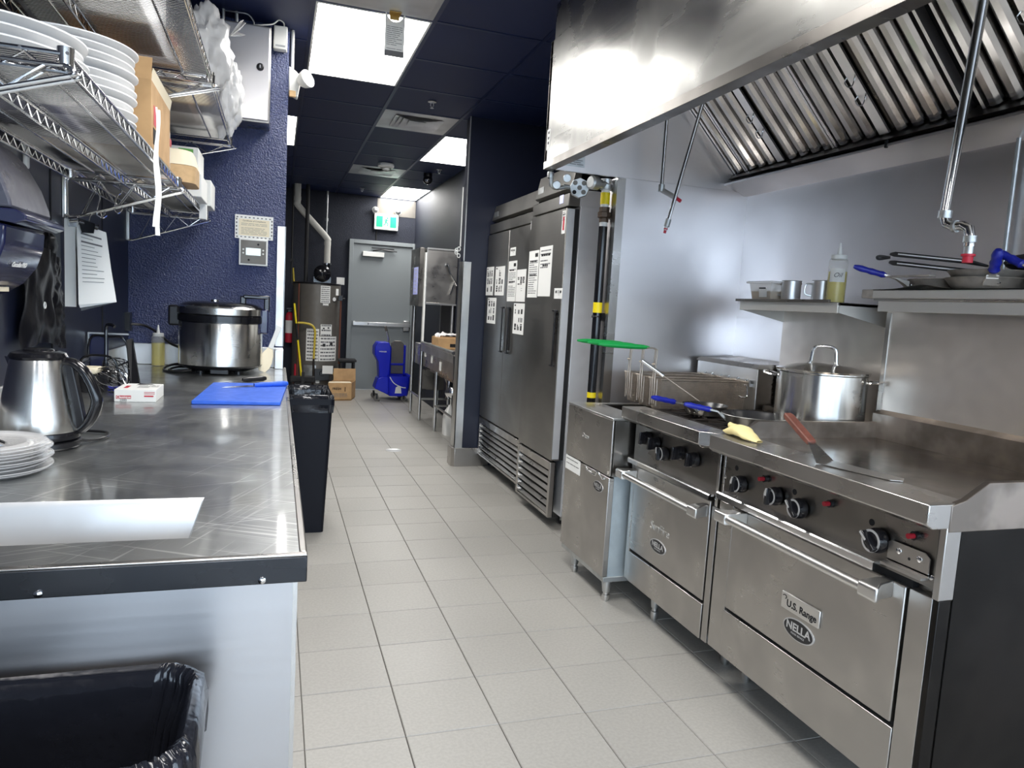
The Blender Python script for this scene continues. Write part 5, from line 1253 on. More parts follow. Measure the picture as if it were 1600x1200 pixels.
# small things on walls and ceiling
t = thing('smoke_detector', 'round white smoke detector hanging below the dark ceiling', 'smoke detector', (1.0, 5.75, 2.78))
part('base', MB().lathe([(.085, 2.834), (.09, 2.82), (.088, 2.80), (.06, 2.785)], (1.0, 5.75, 0), 28, cap0=True), 'white', t)
part('sensor', MB().lathe([(.04, 2.785), (.038, 2.768), (0, 2.765)], (1.0, 5.75, 0), 20), 'white', t)
def sprinkler(x, y, lab):
    t = thing('sprinkler_head', lab, 'sprinkler', (x, y, 2.79), 'ceiling sprinkler heads')
    part('escutcheon', MB().lathe([(.030, 2.836), (.032, 2.83), (.012, 2.826)], (x, y, 0), 20), 'alum', t)
    part('frame', MB().tube([(x-.01, y, 2.826), (x-.012, y, 2.805), (x, y, 2.79), (x+.012, y, 2.805), (x+.01, y, 2.826)], .003, 6).lathe([(.014, 2.788), (.014, 2.786), (0, 2.786)], (x, y, 0), 12), 'alum', t)
sprinkler(.96, 3.08, 'sprinkler head nearest to the camera, just before the first air diffuser')
sprinkler(.955, 7.70, 'sprinkler head farthest away, above the aisle before the grey door')
sprinkler(1.59, 5.72, 'sprinkler head beside the second right-hand light panel')
t = thing('security_camera', 'small black dome camera under the ceiling near the far right wall', 'camera', (1.53, 6.06, 2.70))
part('mount', MB().lathe([(.05, 2.836), (.05, 2.80)], (1.53, 6.06, 0), 20), 'black', t)
part('dome', MB().sphere((1.53, 6.06, 2.765), .055, 18, 12), 'black_gloss', t)
part('lens', MB().lathe([(.018, 0), (.018, .012), (.012, .013)], (1.505, 6.01, 2.745), 14, (-.4, -1, -.3), True, True), 'chrome', t)
t = thing('chain_hook', 'small white chain and cord hanging at the left edge of the stub wall', 'hook', (1.318, 3.45, 1.70))
part('cord', MB().tube([(1.322, 3.452, 2.3), (1.321, 3.452, 1.82)], .006, 8), 'white', t)
lk = MB()
for i, (dx, dz) in enumerate(((0, .0), (-.022, -.03), (.0, -.055), (-.02, -.012))):
    lk.tube([(1.31+dx+.012*math.cos(a), 3.452, 1.80+dz+.016*math.sin(a)) for a in [k*PI/5 for k in range(10)]], .004, 6, True)
part('chain_links', lk, 'white', t)
o = one('floor_drain', MB().lathe([(.072, .0), (.072, .002), (.066, .0035), (.062, .002), (0, .002)], (.925, 3.985, 0), 32), 'alum', 'round light metal drain cover in the tiled floor', 'drain')
# ================================================================== WORKTOP, LEFT
CT = 0.914
t = thing('work_counter', 'long stainless work counter with a sink on the left side', 'counter', (-.47, .44, 0))
SX0, SX1, SY0, SY1 = -.78, -.242, -1.055, -.79
top = MB()
def slab(x0, x1, y0, y1): top.box(x0, x1, y0, y1, CT-.004, CT)
slab(-.885, -.05, SY1, 2.05); slab(-.885, SX0, -1.167, SY1); slab(SX1, -.05, -1.167, SY1); slab(SX0, SX1, -1.167, SY0)
part('worktop', top, 'steel_top', t)
part('top_edge', MB().box(-.062, -.048, -1.155, 2.04, CT-.048, CT+.001), 'steel', t, bevel=.003)
part('front_lip', MB().box(-.885, -.048, -1.169, -1.155, CT-.048, CT-.003), 'steel_lip_shaded', t, bevel=.002)  # dark reflection is painted into this face
part('front_bead', MB().box(-.885, -.048, -1.169, -1.155, CT-.003, CT+.001), 'steel', t, bevel=.0015)
for x in (-.441, -.12, -.76): screw((x, -1.169, CT-.040), (0, -1, 0), .0065, t)
bowl = MB(); dz = .24
L = [[(SX0, SY0, CT), (SX1, SY0, CT), (SX1, SY1, CT), (SX0, SY1, CT)], [(SX0+.006, SY0+.006, CT-.012), (SX1-.006, SY0+.006, CT-.012), (SX1-.006, SY1-.006, CT-.012), (SX0+.006, SY1-.006, CT-.012)],
     [(SX0+.02, SY0+.02, CT-dz), (SX1-.02, SY0+.02, CT-dz), (SX1-.02, SY1-.02, CT-dz), (SX0+.02, SY1-.02, CT-dz)]]
bowl.loft([[Vector(p) for p in l] for l in L], False, True)
part('sink_bowl', bowl, 'alum', t)
part('front_panel', MB().box(-.885, -.066, -1.152, -1.148, .02, CT-.047), 'steel_front', t)
part('side_panel', MB().box(-.068, -.064, -1.15, 2.04, .02, CT-.047), 'steel_wall', t)
part('corner_edge', MB().box(-.070, -.0625, -1.1535, -1.146, .02, CT-.047), 'chrome', t)
part('plinth', MB().box(-.86, -.09, -1.12, 2.0, 0, .02), 'black_matte', t)
part('backsplash', MB().box(-.885, -.066, 2.032, 2.048, CT, CT+.118), 'alum', t, bevel=.003)
part('backsplash_left', MB().box(-.885, -.873, -1.167, 2.032, CT, CT+.112), 'alum', t, bevel=.003)
part('backsplash_end', MB().box(-.112, -.064, 1.95, 2.032, CT, CT+.112), 'alum', t, bevel=.003)

# bin in the foreground
def binliner(t, x0, x1, y0, y1, zr, r, seed, taper=.05, deep=.5, roll=.017, open_zig=.005):
    n = 160
    base = rrect(x0, x1, y0, y1, r, 0, 39)
    n = len(base)
    rd = seed*7.3
    def wr(i, j, s): 
        a = i/n*2*PI; return noise.noise(Vector((math.cos(a)*s+rd, math.sin(a)*s, j*1.7)))
    cx, cy = (x0+x1)/2, (y0+y1)/2
    loops = []
    prof = [(roll*1.0, -.085), (roll*1.15, -.05), (roll*1.25, -.012), (roll*.95, .008), (roll*.2, .016), (-roll*.55, .006), (-roll*.8, -.02), (-.02, -.07), (-.03, -.16), (-.045, -.30), (-.055, -deep)]
    for j, (o_, z_) in enumerate(prof):
        lp = []
        for i, p in enumerate(base):
            d = Vector((p[0]-cx, p[1]-cy, 0)); 
            nx = Vector((d.x/(x1-x0), d.y/(y1-y0), 0)).normalized()
            w_ = (wr(i, j*.25, 9)*.006+wr(i, j*.4, 26)*.004)*(1.0 if j < 7 else 1.6)
            sag = 0 if j < 7 else -.018*abs(wr(i, 2, 5))*(j-6)
            lp.append(Vector((p[0], p[1], zr+z_+wr(i, j, 12)*.004))+nx*(o_+w_+sag))
        loops.append(lp)
    part('bin_liner', MB().loft(loops, False, True), 'bag', t, ang=70)
t = thing('waste_bin', 'black waste bin with a folded over bag in the foreground, below the counter end', 'bin', (-.46, -1.315, 0))
part('bin_body', MB().loft([[Vector(p) for p in rrect(-.67, -.245, -1.42, -1.205, .04, 0)], [Vector(p) for p in rrect(-.70, -.212, -1.448, -1.184, .045, .72)]], True, False), 'bin', t)
binliner(t, -.70, -.215, -1.445, -1.189, .738, .055, 1)
t = thing('waste_bin', 'tall black waste bin with a bag beside the far end of the counter', 'bin', (.085, 2.0, 0))
part('bin_body', MB().loft([[Vector(p) for p in rrect(-.01, .175, 1.735, 2.16, .02, 0)], [Vector(p) for p in rrect(-.036, .205, 1.715, 2.20, .022, .745)]], True, False), 'bin', t)
part('rim', MB().loft([[Vector(p) for p in rrect(-.044, .215, 1.708, 2.208, .025, .742)], [Vector(p) for p in rrect(-.044, .215, 1.708, 2.208, .025, .775)], [Vector(p) for p in rrect(-.034, .205, 1.718, 2.198, .022, .778)], [Vector(p) for p in rrect(-.034, .205, 1.718, 2.198, .022, .74)]], False, False), 'bin', t)
binliner(t, -.032, .203, 1.72, 2.196, .782, .03, 3, deep=.45, roll=.010)

# kettle
kx, ky = -.688, -.245
t = thing('electric_kettle', 'stainless electric kettle with a black handle on the near end of the counter', 'kettle', (kx, ky, CT))
part('power_base', MB().lathe([(0, 0), (.090, 0), (.094, .006), (.093, .018), (.082, .024), (0, .024)], (kx, ky, CT), 40), 'black', t)
part('lower_ring', MB().lathe([(.078, .024), (.093, .026), (.094, .044), (.093, .046)], (kx, ky, CT), 40), 'black_gloss', t)
part('jug', MB().lathe([(.093, .046), (.0945, .055), (.092, .08), (.064, .228), (.062, .234)], (kx, ky, CT), 56), 'steel_pot', t)
part('lid', MB().lathe([(.0655, .232), (.067, .238), (.062, .247), (.045, .252), (.036, .252), (.034, .256), (.028, .258), (.0, .258)], (kx, ky, CT), 40), 'black_gloss', t)
vd = Vector((.80, -.12, 0)).normalized(); vt = Vector((-vd.y, vd.x, 0))
def KP(s, z): return Vector((kx, ky, CT+z))+vd*s
hp = smooth_path([KP(.056, .226), KP(.085, .222), KP(.112, .195), KP(.134, .145), KP(.137, .115), KP(.122, .075), KP(.102, .050), KP(.091, .047)], 5)
hm = MB()
def hsec(i, p):
    f = i/(len(hp)-1); tg = (hp[min(i+1, len(hp)-1)]-hp[max(i-1, 0)]).normalized(); nrm_ = tg.cross(vt).normalized(); a, b = .0165, .0105+.004*math.sin(PI*f)
    return [p+vt*a*math.cos(2*PI*k/14)+nrm_*b*math.sin(2*PI*k/14) for k in range(14)]
part('handle', hm.loft([hsec(i, p) for i, p in enumerate(hp)]), 'black_gloss', t)
part('handle_spine', MB().loft([[KP(s0, z)-vt*.013, KP(s0+.024, z)-vt*.011, KP(s0+.024, z)+vt*.011, KP(s0, z)+vt*.013] for s0, z in ((.090, .048), (.086, .08), (.073, .15), (.061, .21), (.055, .228))]), 'black', t, bevel=.003)
part('spout', MB().loft([[Vector((kx, ky, CT+z))-vd*s+vt*w_ for s, w_ in ((.055, -.02), (.055+e, 0), (.055, .02))] for z, e in ((.19, .006), (.234, .026))]), 'steel_pot', t)
part('power_cord', MB().tube(smooth_path([(kx+.075, ky+.03, CT+.012), (kx+.11, ky+.05, CT+.006), (kx+.135, ky+.10, CT+.006), (kx+.12, ky+.17, CT+.006), (kx+.05, ky+.20, CT+.006), (kx, ky+.24, CT+.006)], 5), .004, 8), 'black', t)

ORD = ['topmost']+[k+' from the top' for k in 'second third fourth fifth sixth seventh eighth ninth tenth'.split()]
# stack of clear lids with tongs on top
lx, ly = -.722, -.525
def lidmesh(r):
    return MB().lathe([(0, .004), (r*.62, .004), (r*.70, .006), (r*.80, .0), (r*.93, .001), (r*1.0, .0065), (r*1.025, .0075), (r*1.02, .0095), (r*.93, .004), (r*.80, .003)], (0, 0, 0), 40)
pr0 = None
for i in range(10):
    if pr0 is None:
        m_ = lidmesh(.128); 
        o = part('takeout_cover', m_, 'clear', None); pr0 = o
    else: o = pr0.copy(); COL.objects.link(o)
    o.location = (lx+.004*math.sin(i*2.1), ly+.004*math.cos(i*1.7), CT+.001+.0068*i)
    k = .965+.035*math.sin(i*1.9); o.scale = (k, k, 1)
    o['label'] = 'round clear plastic cover in front of the kettle, '+ORD[9-i]+' of its stack'; o['category'] = 'plate'; o['group'] = 'clear plastic covers in front of the kettle'
t = thing('steel_tongs', 'shiny steel tongs tip lying on the stack of clear lids', 'tongs', (lx-.02, ly, CT+.08))
for k in range(3):
    a = Vector((-.735+.013*k, -.66+.02*k, CT+.116)); b = Vector((-.640+.012*k, -.66+.022*k, CT+.046+.004*k))
    a = Vector((-.80+.012*k, -.56+.010*k, CT+.118)); b = Vector((-.683+.013*k, -.585+.012*k, CT+.066))
    ar = part('arm', MB().loft([hs(a, .0045, .003), hs(a+(b-a)*.5, .0055, .0035), hs(b, .0055, .0025)]), 'chrome', t, bevel=.001)
    part('groove', MB().tube([a+(b-a)*.2+Vector((.001, -.0055, .001)), a+(b-a)*.9+Vector((.001, -.0055, .001))], .0018, 6), 'black', ar)

# cling film box
bx0, bx1, by0, by1, bh = -.672, -.532, .575, .77, .046
t = thing('film_box', 'white and red cutter box standing on the counter behind the kettle', 'box', ((bx0+bx1)/2, (by0+by1)/2, CT))
part('carton', MB().box(bx0, bx1, by0, by1, CT+.0005, CT+bh), 'paper', t, bevel=.001)
pr = MB(); pr.box(bx0+.006, bx0+.056, by0-.0008, by0, CT+.012, CT+.024); pr.box(bx0+.10, bx1-.008, by0-.0008, by0, CT+.020, CT+.025)
lb = part('red_panel', pr, 'red', t)
text('lettering', 'Classique', .0125, (bx0+.031, by0-.0009, CT+.018), XA, ZA, 'paper', lb, .0002, True)
text('lettering', '2000', .012, (bx0+.030, by0-.0009, CT+.007), XA, ZA, 'print', lb, .0002)
part('print', lines((bx0+.118, by0, CT+.034), XA, ZA, .036, .012, 2, random.Random(5), MB(), .0006), 'red', t)
part('print', lines((bx0+.10, by0+.1, CT+bh), XA, YA, .07, .08, 3, random.Random(6), MB(), .0006), 'print', t)
part('red_square', MB().box(bx0+.022, bx0+.036, by0+.05, by0+.12, CT+bh, CT+bh+.0006), 'red', t)
part('open_slot', MB().prism([(bx0+.05, by0+.15), (bx0+.055, by0+.19), (bx0+.10, by0+.18), (bx0+.115, by0+.15), (bx0+.10, by0+.165)], 'z', CT+bh, CT+bh+.0007), 'dark', t)
# cutting board with knives
t = thing('cutting_board', 'blue plastic cutting board on the counter in front of the rice cooker', 'cutting board', (-.23, .83, CT))
bq = [(-.405, .53), (-.085, .525), (-.052, 1.135), (-.375, 1.13)]
part('board', MB().prism(bq, 'z', CT+.0005, CT+.0145), 'board', t, bevel=.003)
def knife(lab, b0, b1, h1, w_, hm_, z, up=.0):
    t = thing('knife', lab, 'knife', ((b0[0]+b1[0])/2, (b0[1]+b1[1])/2, z))
    a, b, e = Vector((*b0, z+.001)), Vector((*b1, z+.002+up*.4)), Vector((*h1, z+.006+up))
    d_ = (a-b).normalized(); s_ = Vector((d_.y, -d_.x, 0))
    part('blade', MB().add([b-s_*w_*.35, b+s_*w_*.65, a+(b-a)*.35+s_*w_*.6, a, a+(b-a)*.3-s_*w_*.3] + [p+ZA*.0022 for p in (b-s_*w_*.35, b+s_*w_*.65, a+(b-a)*.35+s_*w_*.6, a, a+(b-a)*.3-s_*w_*.3)],
         [(4,3,2,1,0), (5,6,7,8,9), (0,1,6,5), (1,2,7,6), (2,3,8,7), (3,4,9,8), (4,0,5,9)]), 'chrome', t)
    n = 8; pts = [b+(e-b)*i/n+ZA*.006 for i in range(n+1)]
    part('handle', MB().tube(pts, .012, 12, rs=[.009, .011, .012, .0115, .011, .0115, .013, .0135, .009]), hm_, t)
knife('chef knife with a blue handle lying across the blue cutting board', (-.325, .92), (-.195, .985), (-.052, 1.04), .036, 'board', CT+.0145)
knife('small knife with a black handle lying behind the blue cutting board', (-.355, 1.19), (-.255, 1.27), (-.150, 1.325), .022, 'black', CT+.004)
knife('knife with a royal blue handle lying on the counter behind the kettle', (-.60, .90), (-.68, .88), (-.80, .86), .03, 'blue_grip', CT+.001)

# rice cooker
rx, ry, rr = -.385, 1.735, .208
t = thing('rice_cooker', 'large stainless rice cooker with a black lid rim at the far end of the counter', 'rice cooker', (rx, ry, CT))
part('body', MB().lathe([(rr-.004, .042), (rr, .046), (rr, .262), (rr-.003, .268)], (rx, ry, CT), 72), 'steel_pot', t)
part('base', MB().lathe([(0, .014), (rr*.72, .014), (rr*.80, .020), (rr*.98, .036), (rr+.001, .044)], (rx, ry, CT), 56), 'black', t)
for k in range(4):
    a = PI/4+k*PI/2; p = (rx+.13*math.cos(a), ry+.13*math.sin(a), CT)
    part('foot', MB().lathe([(.022, 0), (.022, .016)], p, 16, cap0=True), 'black', t)
part('control_box', MB().box(rx-.04, rx+.05, ry-rr*.86, ry-rr*.6, CT+.004, CT+.03), 'black', t, bevel=.004)
part('top_band', MB().lathe([(rr, .268), (rr+.006, .270), (rr+.006, .302), (rr, .306)], (rx, ry, CT), 72), 'black_gloss', t)
part('lid_ring', MB().lathe([(rr, .306), (rr+.008, .310), (rr+.008, .342), (rr-.004, .350)], (rx, ry, CT), 72), 'steel_pot', t)
li = part('lid', MB().lathe([(rr-.004, .350), (rr-.02, .362), (rr*.7, .372), (rr*.5, .374), (0, .376)], (rx, ry, CT), 56), 'black_gloss', t)
part('steam_knob', MB().lathe([(.020, .374), (.020, .384), (.012, .386), (0, .386)], (rx-.03, ry-.05, CT), 20), 'chrome', li)
def xb(x0, x1, y0, y1, z0, z1): return MB().box(x0, x1, y0, y1, z0, z1)
part('hinge', xb(rx-rr-.045, rx-rr+.02, ry-.05, ry+.05, CT+.24, CT+.345), 'black', t, bevel=.01)
lt = part('latch', xb(rx+rr-.015, rx+rr+.030, ry-.06, ry+.06, CT+.215, CT+.345), 'disp', t, bevel=.008)
part('latch_arm', MB().box(rx+rr+.005, rx+rr+.034, ry-.045, ry-.02, CT+.33, CT+.405).box(rx+rr+.005, rx+rr+.034, ry+.02, ry+.045, CT+.33, CT+.405).box(rx+rr-.10, rx+rr+.034, ry-.045, ry+.045, CT+.398, CT+.418).box(rx+rr-.115, rx+rr-.085, ry-.04, ry+.04, CT+.36, CT+.41), 'black_gloss', lt, bevel=.006)
part('power_cord', MB().tube(smooth_path([(rx-.15, ry-.1, CT+.012), (rx-.20, ry-.10, CT+.006), (rx-.25, ry-.02, CT+.006), (rx-.22, ry+.10, CT+.01), (rx-.14, ry+.13, CT+.012)], 5), .006, 8).tube(smooth_path([(rx-.13, ry-.13, CT+.02), (rx-.22, ry-.12, CT+.006), (rx-.28, ry-.0, CT+.006), (rx-.24, ry+.12, CT+.022), (rx-.1, ry+.16, CT+.03)], 5), .006, 8), 'black', t)
one('power_cable', MB().tube(smooth_path([(-.875, 2.0, 1.135), (-.80, 2.02, 1.13), (-.72, 1.98, 1.09), (-.66, 1.93, 1.045), (-.58, 1.85, 1.02)], 5), .007, 8).box(-.885, -.86, 1.955, 2.02, 1.10, 1.20), 'black', 'black plug and cable running from the wall to the rice cooker', 'cable')
squeeze(-.722, 1.965, CT+.001, .034, .225, 'squeeze bottle of yellow oil by the steel backsplash behind the counter', .56, False)
# white paddle leaning at the corner guard
t = thing('rice_paddle', 'cream plastic paddle leaning against the corner guard right of the rice cooker', 'paddle', (-.16, 1.78, CT))
def pd(p, w_, th_):
    sx_ = Vector((.93, .1, -.35)).normalized()*w_; nn_ = Vector((.1, -1, 0)).normalized()*th_
    return [p-sx_-nn_, p+sx_-nn_, p+sx_+nn_, p-sx_+nn_]
p0, p1, p2, p3 = Vector((-.178, 1.76, CT+.004)), Vector((-.160, 1.775, CT+.06)), Vector((-.135, 1.80, CT+.13)), Vector((-.090, 1.83, CT+.255))
part('blade', MB().loft([pd(p0, .018, .003), pd(p0+(p1-p0)*.5, .034, .003), pd(p1, .036, .003), pd(p1+(p2-p1)*.5, .030, .003), pd(p2, .014, .003)]), 'cream', t, bevel=.002)
part('handle', MB().loft([pd(p2, .014, .004), pd(p2+(p3-p2)*.5, .012, .005), pd(p3, .014, .004)]), 'white', t, bevel=.002)

# utensil caddy with whisk, ladle, spatula
t = thing('wire_caddy', 'black wire utensil caddy with a dark screen panel by the left wall', 'caddy', (-.80, .95, CT))
rd = smooth_path([(-.87, 1.12, CT), (-.87, 1.12, CT+.19), (-.80, 1.12, CT+.205), (-.73, 1.12, CT+.185), (-.715, 1.12, CT)], 5)
part('rear_hoop', MB().tube(rd, .005, 8), 'black_gloss', t)
part('front_hoop', MB().tube(smooth_path([(-.86, .93, CT), (-.86, .93, CT+.12), (-.79, .93, CT+.14), (-.735, .93, CT+.115), (-.72, .93, CT)], 5), .005, 8), 'black_gloss', t)
for zz_ in (.03, .10): part('side_wire', MB().tube([(-.865, .93, CT+zz_), (-.868, 1.12, CT+zz_)], .004, 6).tube([(-.722, .93, CT+zz_), (-.718, 1.12, CT+zz_)], .004, 6), 'black_gloss', t)
part('panel', MB().box(-.872, -.80, 1.125, 1.132, CT+.05, CT+.215), 'disp', t)
part('panel_frame', MB().box(-.878, -.872, 1.12, 1.136, CT+.03, CT+.222).box(-.872, -.72, 1.12, 1.136, CT+.215, CT+.222), 'steel_light', t)
def whisk(lab, base, tip, rmax, n, grip):
    t = thing('whisk', lab, 'whisk', base); b, tp = Vector(base), Vector(tip); d_ = tp-b; a_ = d_.orthogonal().normalized(); c_ = d_.normalized().cross(a_)
    for k in range(n):
        an_ = PI*k/n; rdv = a_*math.cos(an_)+c_*math.sin(an_); pts = []
        for i in range(17):
            f = i/16; w_ = math.sin(PI*f); u_ = math.sin(PI*f/1.0)
            s_ = 1 if f < .5 else -1
            q_ = abs(f-.5)*2
            pts.append(b+d_*(1-q_**1.7)+rdv*s_*rmax*(math.sin(PI*min(1, (1-q_**1.7)*1.0)**.8)*.9+.04) )
        part('loop_wire', MB().tube(pts, .0016, 5), 'chrome' if k % 2 else 'black_gloss', t)
    part('handle', MB().cyl(b-d_*.75, b, .010, 12), grip, t)
whisk('balloon whisk with a tangle of steel wires lying behind the kettle handle', (-.66, .74, CT+.035), (-.795, .86, CT+.085), .055, 8, 'steel_light')
whisk('second balloon whisk with dark loops lying behind the first one', (-.69, .95, CT+.04), (-.80, 1.04, CT+.11), .06, 7, 'black')
t = thing('black_spatula', 'black flat spatula standing in the caddy behind the white box', 'spatula', (-.66, .93, CT))
part('blade', MB().add([(-.703, .98, CT+.205), (-.683, .985, CT+.21), (-.640, .90, CT+.015), (-.672, .905, CT+.01), (-.700, .986, CT+.205), (-.680, .991, CT+.21), (-.637, .906, CT+.015), (-.669, .911, CT+.01)],
     [(3,2,1,0), (4,5,6,7), (0,1,5,4), (1,2,6,5), (2,3,7,6), (3,0,4,7)]), 'black', t)
part('steel_edge', MB().tube([(-.681, .984, CT+.208), (-.637, .899, CT+.015)], .003, 6), 'chrome', t)
one('ladle', MB().tube(smooth_path([(-.79, 1.02, CT+.03), (-.79, 1.03, CT+.15), (-.79, 1.04, CT+.25), (-.77, 1.03, CT+.262), (-.755, 1.02, CT+.255)], 4), .007, 8).sphere((-.79, 1.0, CT+.045), .035, 16, 10), 'black_gloss', 'black ladle standing upright in the wire caddy', 'ladle')
one('sponge', MB().box(-.845, -.775, .80, .90, CT+.075, CT+.10), 'cream', 'pale yellow sponge lying among the whisks behind the kettle', 'sponge', bevel=.008)
one('black_crock', MB().lathe([(0, 0), (.05, 0), (.055, .07), (.05, .072), (.046, .01), (0, .008)], (-.80, .86, CT), 24), 'black', 'small black pot under the whisks and sponge', 'pot')

# ================================================================== LEFT WALL, SHELVES
WX = -.885
def wire_shelf(lab, x1, y0, y1, z):
    """chrome wire shelf: deck wires run from the wall to the front edge"""
    t = thing('wire_shelf', lab, 'shelf', ((WX+x1)/2, (y0+y1)/2, z), 'chrome wire shelves on the left wall')
    x0 = WX+.02
    def truss(name, a, b):
        a, b = Vector(a), Vector(b); L_ = (b-a).length; n = max(4, int(L_/.034)); m = MB()
        m.tube([a, b], .0034, 6); m.tube([a-ZA*.032, b-ZA*.032], .0034, 6)
        pts = [a+(b-a)*(i/n)-ZA*(.003 if i % 2 else .029) for i in range(n+1)]
        m.tube(pts, .0022, 5); part(name, m, 'chrome', t)
    truss('front_truss', (x1, y0, z), (x1, y1, z)); truss('rear_truss', (x0, y0, z), (x0, y1, z))
    truss('end_truss', (x0, y0+.004, z-.002), (x1, y0+.004, z-.002)); truss('end_truss', (x0, y1-.004, z-.002), (x1, y1-.004, z-.002))
    xm = (x0+x1)/2
    if x1 > -.45: truss('middle_truss', (x0+(x1-x0)*.36, y0, z-.004), (x0+(x1-x0)*.36, y1, z-.004)); 
    else: truss('middle_truss', (xm, y0, z-.004), (xm, y1, z-.004))
    m = MB(); n = int((y1-y0)/.0135)
    for i in range(1, n): y = y0+(y1-y0)*i/n; m.tube([(x0, y, z+.004), (x1, y, z+.004)], .0019, 5)
    part('deck_wires', m, 'chrome', t, kind='stuff')
    for xx in (x0+(x1-x0)*.22, x0+(x1-x0)*.80): part('support_rod', MB().tube([(xx, y0, z-.001), (xx, y1, z-.001)], .003, 6), 'chrome', t)
    for (xx, yy) in ((x0, y0), (x0, y1), (x1, y0), (x1, y1)):
        part('corner_collar', MB().lathe([(.013, -.030), (.015, .012), (.013, .012), (.011, -.030)], (xx+(.006 if xx < -.8 else -.006), yy+(.014 if yy == y0 else -.014), z), 16), 'chrome', t)
    return t
ZL, ZU = 1.768, 2.155
wire_shelf('lower wire shelf nearest to the viewer, piled with white plates', -.485, -.80, .798, ZL)
wire_shelf('lower wire shelf at the far end, next to the navy wall', -.485, .808, 2.03, ZL)
wire_shelf('upper wire shelf nearest to the viewer, with a brown tray on it', -.36, -.62, .690, ZU)
wire_shelf('upper wire shelf at the far end, with bulging plastic bags', -.36, .702, 1.90, ZU)
def bracket(lab, y, x1, z, drop, dbl):
    t = thing('shelf_bracket', lab, 'bracket', (WX, y, z-drop), 'wire shelf brackets on the left wall')
    zt = z-.038; zb_ = z-drop
    for k, dy in enumerate((-.014, .014) if dbl else (0,)):
        yy = y+dy
        m = MB().tube(smooth_path([(WX+.008, yy, zb_+.01), (WX+.02, yy, zb_), (WX+.05, yy, zb_+.006), (x1-.02, yy, zt-.012), (x1+.002, yy, zt-.006), (x1+.006, yy, zt+.004), (x1-.01, yy, zt+.012), (x1-.05, yy, zt+.010), (WX+.03, yy, zt+.010), (WX+.012, yy, zt+.006), (WX+.008, yy, zt-.01), (WX+.008, yy, zb_+.01)], 4), .0042, 8)
        part('outer_wire', m, 'chrome', t)
        zz_ = []; n = 5
        for i in range(n+1):
            f = i/n; xx = WX+.06+(x1-.04-WX-.06)*f; zlow = zb_+.006+(zt-.012-zb_-.006)*(xx-WX-.05)/(x1-.02-WX-.05)
            zz_.append((xx, yy, zlow if i % 2 == 0 else zt+.008))
        part('brace_wire', MB().tube(zz_, .0032, 6), 'chrome', t)
    part('wall_plate', MB().box(WX, WX+.006, y-.030, y-.008, zb_-.005, zt+.03).box(WX, WX+.006, y+.008, y+.030, zb_-.005, zt+.03).box(WX, WX+.012, y-.008, y+.008, zb_, zt+.025), 'steel_light', t, bevel=.002)
bracket('double wire bracket under the lower shelf nearest to the viewer', -.80, -.478, ZL, .17, True)
bracket('double wire bracket where the two lower shelves meet, clipboards below', .802, -.478, ZL, .175, True)
bracket('single wire bracket at the far end of the lower shelf by the navy wall', 2.018, -.478, ZL, .175, False)
bracket('double wire bracket where the two upper shelves meet', .696, -.352, ZU, .19, True)
bracket('single wire bracket at the far end of the upper shelf by the steel cabinet', 1.89, -.352, ZU, .19, False)

# goods on the lower shelf
zs = ZL+.0065
pm = MB().lathe([(0, .004), (.110, .004), (.128, .010), (.160, .022), (.172, .024), (.172, .0275), (.160, .0255), (.126, .0135), (.108, .008), (0, .008)], (0, 0, 0), 48)
pr0 = None
for st_, (cx, cy, n) in enumerate(((-.668, -.06, 10), (-.69, -.52, 4))):
    for i in range(n):
        if pr0 is None: o = part('foam_plate', pm, 'foam', None); pr0 = o
        else: o = pr0.copy(); COL.objects.link(o)
        o.location = (cx+.006*math.sin(i*2.3), cy+.006*math.cos(i*1.3), zs-.003+.021*i)
        o['category'] = 'plate'
        o['label'] = ('white foam plate, %s of the far stack beside the cardboard box', 'white foam plate, %s of the near stack at the left photo edge')[st_] % ORD[n-1-i]
        o['group'] = ('far stack of white plates on the lower shelf', 'near stack of white plates on the lower shelf')[st_]
t = thing('cardboard_box', 'open tan cardboard box with a red mark on the lower shelf', 'box', (-.64, .36, zs))
bm = MB(); x0, x1, y0, y1, z0, z1 = -.80, -.488, .15, .56, zs, zs+.205
bm.box(x0, x1, y0, y0+.004, z0, z1).box(x0, x1, y1-.004, y1, z0, z1).box(x0, x0+.004, y0+.004, y1-.004, z0, z1).box(x1-.004, x1, y0+.004, y1-.004, z0, z1).box(x0, x1, y0, y1, z0, z0+.004)
part('carton', bm, 'card', t)
part('front_flap', MB().add([(x0, y0, z1), (x1, y0, z1), (x1, y0+.02, z1+.07), (x0, y0+.02, z1+.07), (x0, y0+.004, z1), (x1, y0+.004, z1), (x1, y0+.024, z1+.07), (x0, y0+.024, z1+.07)], [(0,1,2,3), (7,6,5,4), (0,4,5,1), (1,5,6,2), (2,6,7,3), (3,7,4,0)]), 'card', t)
part('side_flap', MB().add([(x1, y0+.01, z1), (x1, y1, z1), (x1+.006, y1, z1+.035), (x1+.006, y0+.01, z1+.035), (x1-.003, y0+.01, z1), (x1-.003, y1, z1), (x1+.003, y1, z1+.037), (x1+.003, y0+.01, z1+.037)], [(0,1,2,3), (7,6,5,4), (0,4,5,1), (1,5,6,2), (2,6,7,3), (3,7,4,0)]), 'cream', t)
part('red_mark', MB().box(x1, x1+.0008, y0+.05, y0+.16, z0+.08, z0+.14), 'red', t)
part('hand_hole', MB().box(x1, x1+.001, y0+.04, y0+.10, z0+.02, z0+.07), 'dark', t)
t = thing('paper_ribbon', 'two long white paper strips hanging from the front of the lower shelf', 'strip', (-.47, .20, 1.50))
